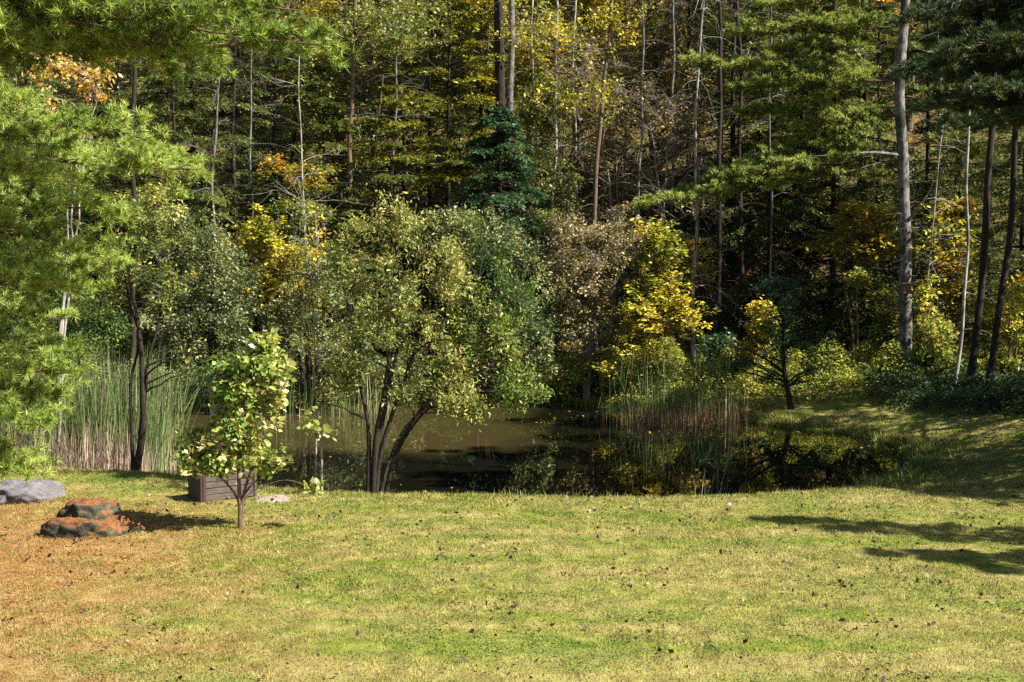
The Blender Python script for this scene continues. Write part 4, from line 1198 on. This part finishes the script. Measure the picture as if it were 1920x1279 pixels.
# blue-green spruce
wv, cv = conifer_geo(8.0, 2.3, 210, 15, 22, .10, .2, .32, .06, .6, 61., lift=.0, whorl=.12, sp=.42)
bx = (948 - 960) / FPX * 44
place("spruce", "blue green spruce standing in front of the forked trunks", "tree", np.zeros(3), wv, cv, M['bark_dark'], M['spruce_blue']).location = (bx - .1, 44, float(gz(bx, 44)) + .1)

# ---- hillside woodland: copies of a few kinds of tree ------------------------
kinds = {}
def kind(key, name, cat, w, c, bark, leaf):
    kinds[key] = (name, cat, w, c, bark, leaf, w.to_mesh("trunk", bark, True), c.to_mesh("crown", leaf))
for k, (H, R, n, lf, dr, sd) in {'hem_a': (14, 3.0, 120, 'hemlock', .30, 71.), 'hem_b': (18, 3.6, 140, 'hemlock', .28, 72.), 'hem_c': (10, 2.6, 100, 'hemlock', .3, 73.),
                                 'pin_a': (16, 4.0, 80, 'pine_mid', .10, 74.), 'pin_y': (13, 3.8, 70, 'pine_yellow', .12, 75.)}.items():
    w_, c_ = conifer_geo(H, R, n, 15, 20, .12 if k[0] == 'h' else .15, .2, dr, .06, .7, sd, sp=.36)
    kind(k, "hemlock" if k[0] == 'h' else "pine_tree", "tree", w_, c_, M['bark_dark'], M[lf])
def stack_tree(H, R, seed, n_twig, per, size, leaf, bark, r0, gap=.4, up_=.7, low=.3):
    r = np.random.default_rng(int(seed))
    blobs = []
    for i in range(9):
        t = low + (1 - low) * i / 9 + r.uniform(0, .05); a = r.uniform(0, 6.28); q = R * (1 - abs(t - .6) * 1.1) * r.uniform(.2, .7)
        blobs.append((np.array([math.cos(a) * q, math.sin(a) * q, H * t]), (R * r.uniform(.4, .65), R * r.uniform(.4, .65), H * r.uniform(.05, .09))))
    st = [[np.array([0, 0, -.2]), np.array([r.normal() * .2, r.normal() * .2, H * .5]), np.array([r.normal() * .5, r.normal() * .5, H * .95])]]
    st.append([np.array([0, 0, -.2]), np.array([r.normal() * .1, r.normal() * .1, H * .3]), np.array([r.normal() * 1.2, r.normal() * 1.2, H * .8])])
    return blob_geo(st, [r0, r0 * .7], blobs, 46, n_twig, per, size, .12, gap, .8, .62, up_, seed=seed, twig_r=.006, stem_sides=8)
for k, (H, R, tw, per, lf, br, sd) in {'yel_a': (13, 3.2, 900, 13, 'leaf_yellow', 'bark_brown', 81), 'oli_a': (13, 3.2, 900, 16, 'leaf_olive', 'bark_brown', 82), 'rus_a': (12, 3.0, 900, 10, 'leaf_rust', 'bark_brown', 83),
                                       'gol_b': (9, 2.6, 620, 13, 'leaf_gold', 'bark_brown', 84), 'bar_a': (12, 2.8, 1500, 2, 'leaf_brown', 'twig_brown', 85), 'lim_a': (9, 2.8, 700, 15, 'leaf_lime', 'bark_grey', 86)}.items():
    w_, c_ = stack_tree(H, R, sd, tw, per, .14, lf, br, .11)
    kind(k, {'bar': "bare_tree"}.get(k[:3], "deciduous_tree"), "tree", w_, c_, M[br], M[lf])

desc = {'hem_a': "dark layered hemlock", 'hem_b': "very tall dark hemlock", 'hem_c': "small dark hemlock", 'pin_a': "green soft needled pine", 'pin_y': "yellow green pine with flat boughs",
        'yel_a': "yellow leaved tree", 'oli_a': "olive green leafy tree", 'rus_a': "rusty brown leaved tree", 'gol_b': "small golden leaved tree", 'bar_a': "leafless brown twiggy tree", 'lim_a': "light green leafy tree"}
where = [(120, "behind the bright near pine"), (290, "behind the slim olive tree"), (420, "behind the grey green thicket"), (540, "above the golden young tree"), (650, "behind the twin pale stems"), (780, "behind the wide olive willow"),
         (900, "beside the spruce on the willow side"), (1000, "beside the spruce and its forked trunks"), (1090, "above the brown bare tree"), (1200, "above the yellow maple"), (1330, "beside the pale dead tree"), (1440, "above the golden shrub"),
         (1530, "behind the little cedar"), (1650, "behind the gold and red young tree"), (1760, "behind the nest box trunk"), (1880, "behind the dark leaning pair"), (9999, "past the dark leaning pair")]
hill = [  # px, distance, kind, scale, turn
    (60, 40, 'hem_a', .9, 0), (180, 46, 'hem_c', 1., 1), (330, 43, 'hem_a', .85, 2), (440, 45, 'hem_b', .75, 3), (520, 48, 'hem_a', .95, 4), (610, 46, 'hem_c', .9, 5),
    (370, 52, 'hem_b', .9, 6), (250, 52, 'hem_a', 1., 1.3), (100, 50, 'hem_b', .9, 2.2), (0, 47, 'hem_a', 1., 3.3), (-60, 42, 'pin_a', .9, .3),
    (760, 47, 'pin_y', .85, 1.9), (840, 50, 'pin_y', .95, 3.9), (700, 50, 'oli_a', .9, .5), (790, 53, 'oli_a', 1., 1.5), (640, 54, 'yel_a', .9, 2.5), (860, 46, 'hem_c', .75, .9), (740, 45, 'hem_c', .7, 2.9),
    (990, 53, 'yel_a', .95, 3.5), (1080, 54, 'yel_a', 1.05, .2), (1170, 52, 'yel_a', .85, 1.), (1060, 48, 'bar_a', .8, 2.), (1010, 47, 'oli_a', .62, 2.6), (1150, 47, 'bar_a', .7, 5.), (1230, 50, 'rus_a', .85, 3.), (900, 55, 'oli_a', 1., 4.),
    (1240, 46, 'bar_a', .75, 4.), (1290, 52, 'hem_a', .95, 5.), (1370, 49, 'hem_b', .8, .7), (1350, 55, 'bar_a', 1., 1.7), (1440, 46, 'hem_a', .85, 2.7), (1500, 50, 'hem_b', .85, 3.7), (1560, 47, 'hem_c', 1.1, 4.7),
    (1420, 54, 'pin_a', 1., 1.1), (1610, 52, 'hem_b', .9, 5.7), (1640, 45, 'hem_a', .85, .4), (1730, 47, 'hem_a', .95, 1.4), (1790, 51, 'hem_b', .9, 2.4), (1850, 45, 'hem_b', .8, 3.4), (1920, 42, 'hem_a', .9, 4.4), (1900, 49, 'hem_b', .9, 5.4), (1980, 40, 'hem_b', .8, .1),
    (1180, 44, 'hem_c', .45, .6), (1270, 43, 'gol_b', .5, 1.6), (560, 43.5, 'lim_a', .55, 2.6), (660, 43, 'hem_c', .6, 3.6), (300, 41, 'lim_a', .6, 4.6), (1040, 43.5, 'oli_a', .42, 5.6),
    (960, 60, 'yel_a', 1.05, 1.8), (1100, 62, 'gol_b', 1.5, 2.8), (720, 60, 'gol_b', 1.4, 3.8), (1700, 58, 'gol_b', 1.4, 4.8), (820, 61, 'oli_a', 1.1, 5.8)]
used = {}
for px, d, k, s, a in hill:
    name, cat, w_, c_, bk, lf, mw, mc = kinds[k]
    x = (px - 960) / FPX * d
    root = empty(name, (x, d, float(gz(x, d)) - .1), a); root.scale = (s, s, s * (1 + .08 * math.sin(a * 3)))
    wh = next(t for lim, t in where if px < lim)
    rank = "at the foot of the slope" if d < 46 else ("on the slope" if d < 52 else "high on the slope")
    lab = f"{desc[k]} {rank} {wh}"
    if lab in used: lab = lab.replace(desc[k], "fuller " + desc[k])
    used[lab] = 1
    tag(root, lab, cat, "woodland trees on the far hillside")
    link("trunk", mw, root); link("crown", mc, root)

# far-off wood behind them, one mass
wood = Geo(); needles = Geo(); leafy = Geo()
mats = ['bark_dark', 'hemlock', 'pine_mid', 'leaf_olive', 'leaf_rust', 'leaf_gold', 'leaf_yellow']
geos = {m: Geo() for m in mats}
def thin(g, keep):
    """a lighter copy of a leaf soup"""
    v, f4, f3, t4, t3 = g.arrays()
    k = rng.uniform(0, 1, len(f4)) < keep
    q = v[f4[k]]; c = q.mean(1, keepdims=True); q = c + (q - c) * (1 / keep) ** .45
    o = Geo(); o.quads_soup(q, t4[k]); return o
simple = {}
for k in kinds:
    simple[k] = (kinds[k][2], thin(kinds[k][3], .3))
def simple_trunk(H, r):
    g = Geo(); z = np.linspace(0, H, 6); p = np.zeros((6, 3)); p[:, 2] = z; tubes(g, p[None], (r * (1 - z / H) + .02)[None], 6); return g
ft = simple_trunk(14, .16)
fr = np.random.default_rng(77)
keys = ['hem_a', 'hem_b', 'pin_a', 'hem_b', 'hem_a', 'oli_a', 'rus_a', 'gol_b', 'yel_a', 'hem_c', 'hem_a']
kmat = {'hem_a': 'hemlock', 'hem_b': 'hemlock', 'hem_c': 'hemlock', 'pin_a': 'pine_mid', 'oli_a': 'leaf_olive', 'rus_a': 'leaf_rust', 'gol_b': 'leaf_gold', 'yel_a': 'leaf_yellow'}
for row, (y, sp) in enumerate([(64, 3.6), (70, 4.2), (77, 5.0)]):
    x = -y * .40 - 4 + (row % 2) * sp / 2
    while x < y * .40 + 8:
        xx = x + fr.normal() * .8; yy = y + fr.normal() * 1.4
        k = keys[fr.integers(len(keys))]
        a = fr.uniform(0, 6.28); s = fr.uniform(.8, 1.15)
        R = np.array([[math.cos(a), -math.sin(a), 0], [math.sin(a), math.cos(a), 0], [0, 0, 1]]) * s
        off = (xx, yy, float(gz(xx, yy)) - .2)
        geos[kmat[k]].add_geo(simple[k][1], R, off); geos['bark_dark'].add_geo(ft, R, off)
        x += sp
allg = Geo(); mi = []
# quads only, so material order follows the order of adding
for i, m in enumerate(mats):
    if geos[m].n:
        allg.add_geo(geos[m]); mi += [i] * len(geos[m].arrays()[1])
tag(link("far_woods", allg.to_mesh("far_woods", [M[m] for m in mats], mat_index=mi)), "dense mixed woods filling the upper hillside", "woods", kind='stuff')

# ---- ground cover ------------------------------------------------------------
def cover(name, label, cat, n, x0, x1, y0, y1, hmax, size, leafm, dens, aspect=.6, up_=.7, stalk=0, tint_shift=0., seed=0.):
    x = rng.uniform(x0, x1, n * 2); y = rng.uniform(y0, y1, n * 2)
    q = np.stack([x, y], -1)
    d = dens(x, y) ; k = (rng.uniform(0, 1, len(x)) < d) & (pond_sd(x, y) > .15)
    q = q[k][:n]; d = d[k][:n]; n = len(q)
    bump_ = np.clip(.55 + .45 * noise3(q, .9, seed), .08, 1.2)
    z = gz(q[:, 0], q[:, 1]) + rng.uniform(0, 1, n) ** .7 * hmax * bump_ * np.clip(d * 1.3, .3, 1)
    g = Geo()
    leaves(g, np.stack([q[:, 0], q[:, 1], z], -1), size, np.clip(.45 + .25 * noise3(q, .7, seed + 2) + rng.normal(0, .17, n) + tint_shift, 0, 1), up_, aspect, curl=.2)
    return tag(link(name, g.to_mesh(name, leafm)), label, cat, kind='stuff')
inv = lambda x, y: (np.abs(x) < y * .40 + 2).astype(float)
cover("undergrowth", "light green undergrowth covering the far bank before the woods", "undergrowth", 80000, 3.5, 15.5, 36.6, 41.8, 1.0, .085, M['leaf_lime'], lambda x, y: inv(x, y) * np.clip((y - 37.4) / 1.6, .12, 1))
cover("undergrowth", "green leafy fringe along the far bank under the brown tree", "undergrowth", 30000, -2.5, 5.2, 37.0, 41.5, .6, .08, M['leaf_lime'], lambda x, y: inv(x, y) * np.clip((y - 37.) / 1.2, .2, 1), tint_shift=-.05)
cover("undergrowth", "grey green growth along the far left bank", "undergrowth", 40000, -17, -2.5, 36.6, 42, .9, .085, M['leaf_grey'], lambda x, y: inv(x, y), seed=3.)
cover("ferns", "dark ferns crowding the foot of the dark leaning trunks", "ferns", 42000, 9.3, 15.5, 31.5, 38.4, .7, .12, M['fern'], lambda x, y: inv(x, y) * np.clip((y - 30.5 - np.maximum(0, 13.0 - x) * 1.3) / 1.5, 0, 1), aspect=.3)
cover("fallen_leaves", "brown and yellow fallen leaves on the wooded slope", "leaves", 120000, -30, 32, 41, 78, .06, .13, M['leaf_gold'], lambda x, y: inv(x, y), tint_shift=.1, seed=5.)
cover("undergrowth", "low brush and seedlings scattered over the wooded slope", "undergrowth", 130000, -28, 30, 41, 72, 1.5, .12, M['leaf_green'], lambda x, y: inv(x, y) * np.clip(noise3(np.stack([x, y], -1), 2.2, 9.) * 1.2, 0, 1), tint_shift=-.1, seed=6.)
cover("undergrowth", "dry brown brush scattered over the wooded slope", "undergrowth", 70000, -28, 30, 43, 72, 1.6, .11, M['leaf_brown'], lambda x, y: inv(x, y) * np.clip(noise3(np.stack([x, y], -1), 2.6, 19.) * 1.2, 0, 1), aspect=.3, seed=7.)

# ragged shoreline: overhanging grass, floating leaves, a few bank stones
def shore_grass():
    n = 26000
    i = rng.integers(0, len(POND), n); t = rng.uniform(0, 1, n)[:, None]
    p = POND[i] * (1 - t) + POND[(i + 1) % len(POND)] * t
    c = POND.mean(0); out = unit(p - c)
    p = p + out * np.abs(rng.normal(.18, .28, n))[:, None] + rng.normal(0, .08, (n, 2))
    k = (pond_sd(p[:, 0], p[:, 1]) > -.02) & (noise3(p, .45, 3.) > -.9); p = p[k]; n = len(p)
    b = np.stack([p[:, 0], p[:, 1], gz(p[:, 0], p[:, 1]) - .02], -1)
    H = rng.uniform(.06, .26, n) * (1 + .6 * np.clip(noise3(p, .6, 4.), -1, 1.5))
    az = np.arctan2(-(p[:, 1] - c[1]), -(p[:, 0] - c[0])) + rng.normal(0, 1.2, n)
    q, tt = reed_geo(b, H, rng.gamma(2., .35, n), rng.uniform(.003, .007, n), np.clip(rng.normal(.5, .22, n), 0, 1), .5, az)
    g = Geo(); g.quads_soup(q, tt)
    tag(link("shore_grass", g.to_mesh("shore_grass", M['shore'])), "longer ragged grass overhanging the waterline all round the pond", "grass", kind='stuff')
M['shore'] = leaf_mat("shore_grass_blade", [(0, (.05, .08, .018)), (.6, (.14, .18, .035)), (1, (.36, .33, .11))], .3)
shore_grass()
def floating():
    n = 420
    x = rng.uniform(-7, 9, n * 6); y = rng.uniform(24.4, 37.5, n * 6)
    d = pond_sd(x, y); k = (d < -.1) & (rng.uniform(0, 1, n * 6) < np.exp(d / 1.6)); x = x[k][:n]; y = y[k][:n]
    g = Geo(); leaves(g, np.stack([x, y, np.full(len(x), WATER_Z + .006)], -1), .07, rng.uniform(.2, 1, len(x)), up=5., aspect=.75)
    tag(link("floating_leaves", g.to_mesh("floating_leaves", M['leaf_gold'])), "small yellow leaves floating along the pond's edges", "leaves", kind='stuff')
floating()

# ---- trees standing past the right edge whose shade falls on the bank --------
for i, (x, y, k, s, lab) in enumerate([(13.2, 23.2, 'hem_a', 1.0, "hemlock past the right edge level with the dark bank"), (11.9, 16.2, 'hem_c', .70, "small hemlock past the right edge beside the lawn"),
                                       (14.6, 25.6, 'hem_a', 1.1, "tall hemlock past the right edge behind the dark bank"), (14.0, 31.4, 'hem_a', .95, "hemlock past the right edge by the grassy mound"), (16.4, 33.6, 'hem_a', 1.0, "hemlock past the right edge behind the grassy mound"), (14.6, 28.4, 'hem_a', .95, "wide hemlock past the right edge by the end of the pond"),
                                       (12.6, 17.8, 'hem_b', .50, "slim hemlock past the right edge at the corner of the lawn"), (12.3, 27.0, 'hem_c', 1.1, "bushy hemlock just past the right edge above the dark bank"), (11.8, 22.4, 'hem_c', .95, "bushy hemlock just past the right edge where lawn meets bank"),
                                       (15.6, 21.2, 'hem_b', .85, "tall slim hemlock past the right edge, farther from the lawn")]):
    name, cat, w_, c_, bk, lf, mw, mc = kinds[k]
    root = empty(name, (x, y, float(gz(x, y)) - .05), i * 1.3); root.scale = (s, s, s)
    tag(root, lab, cat); link("trunk", mw, root); link("crown", mc, root)
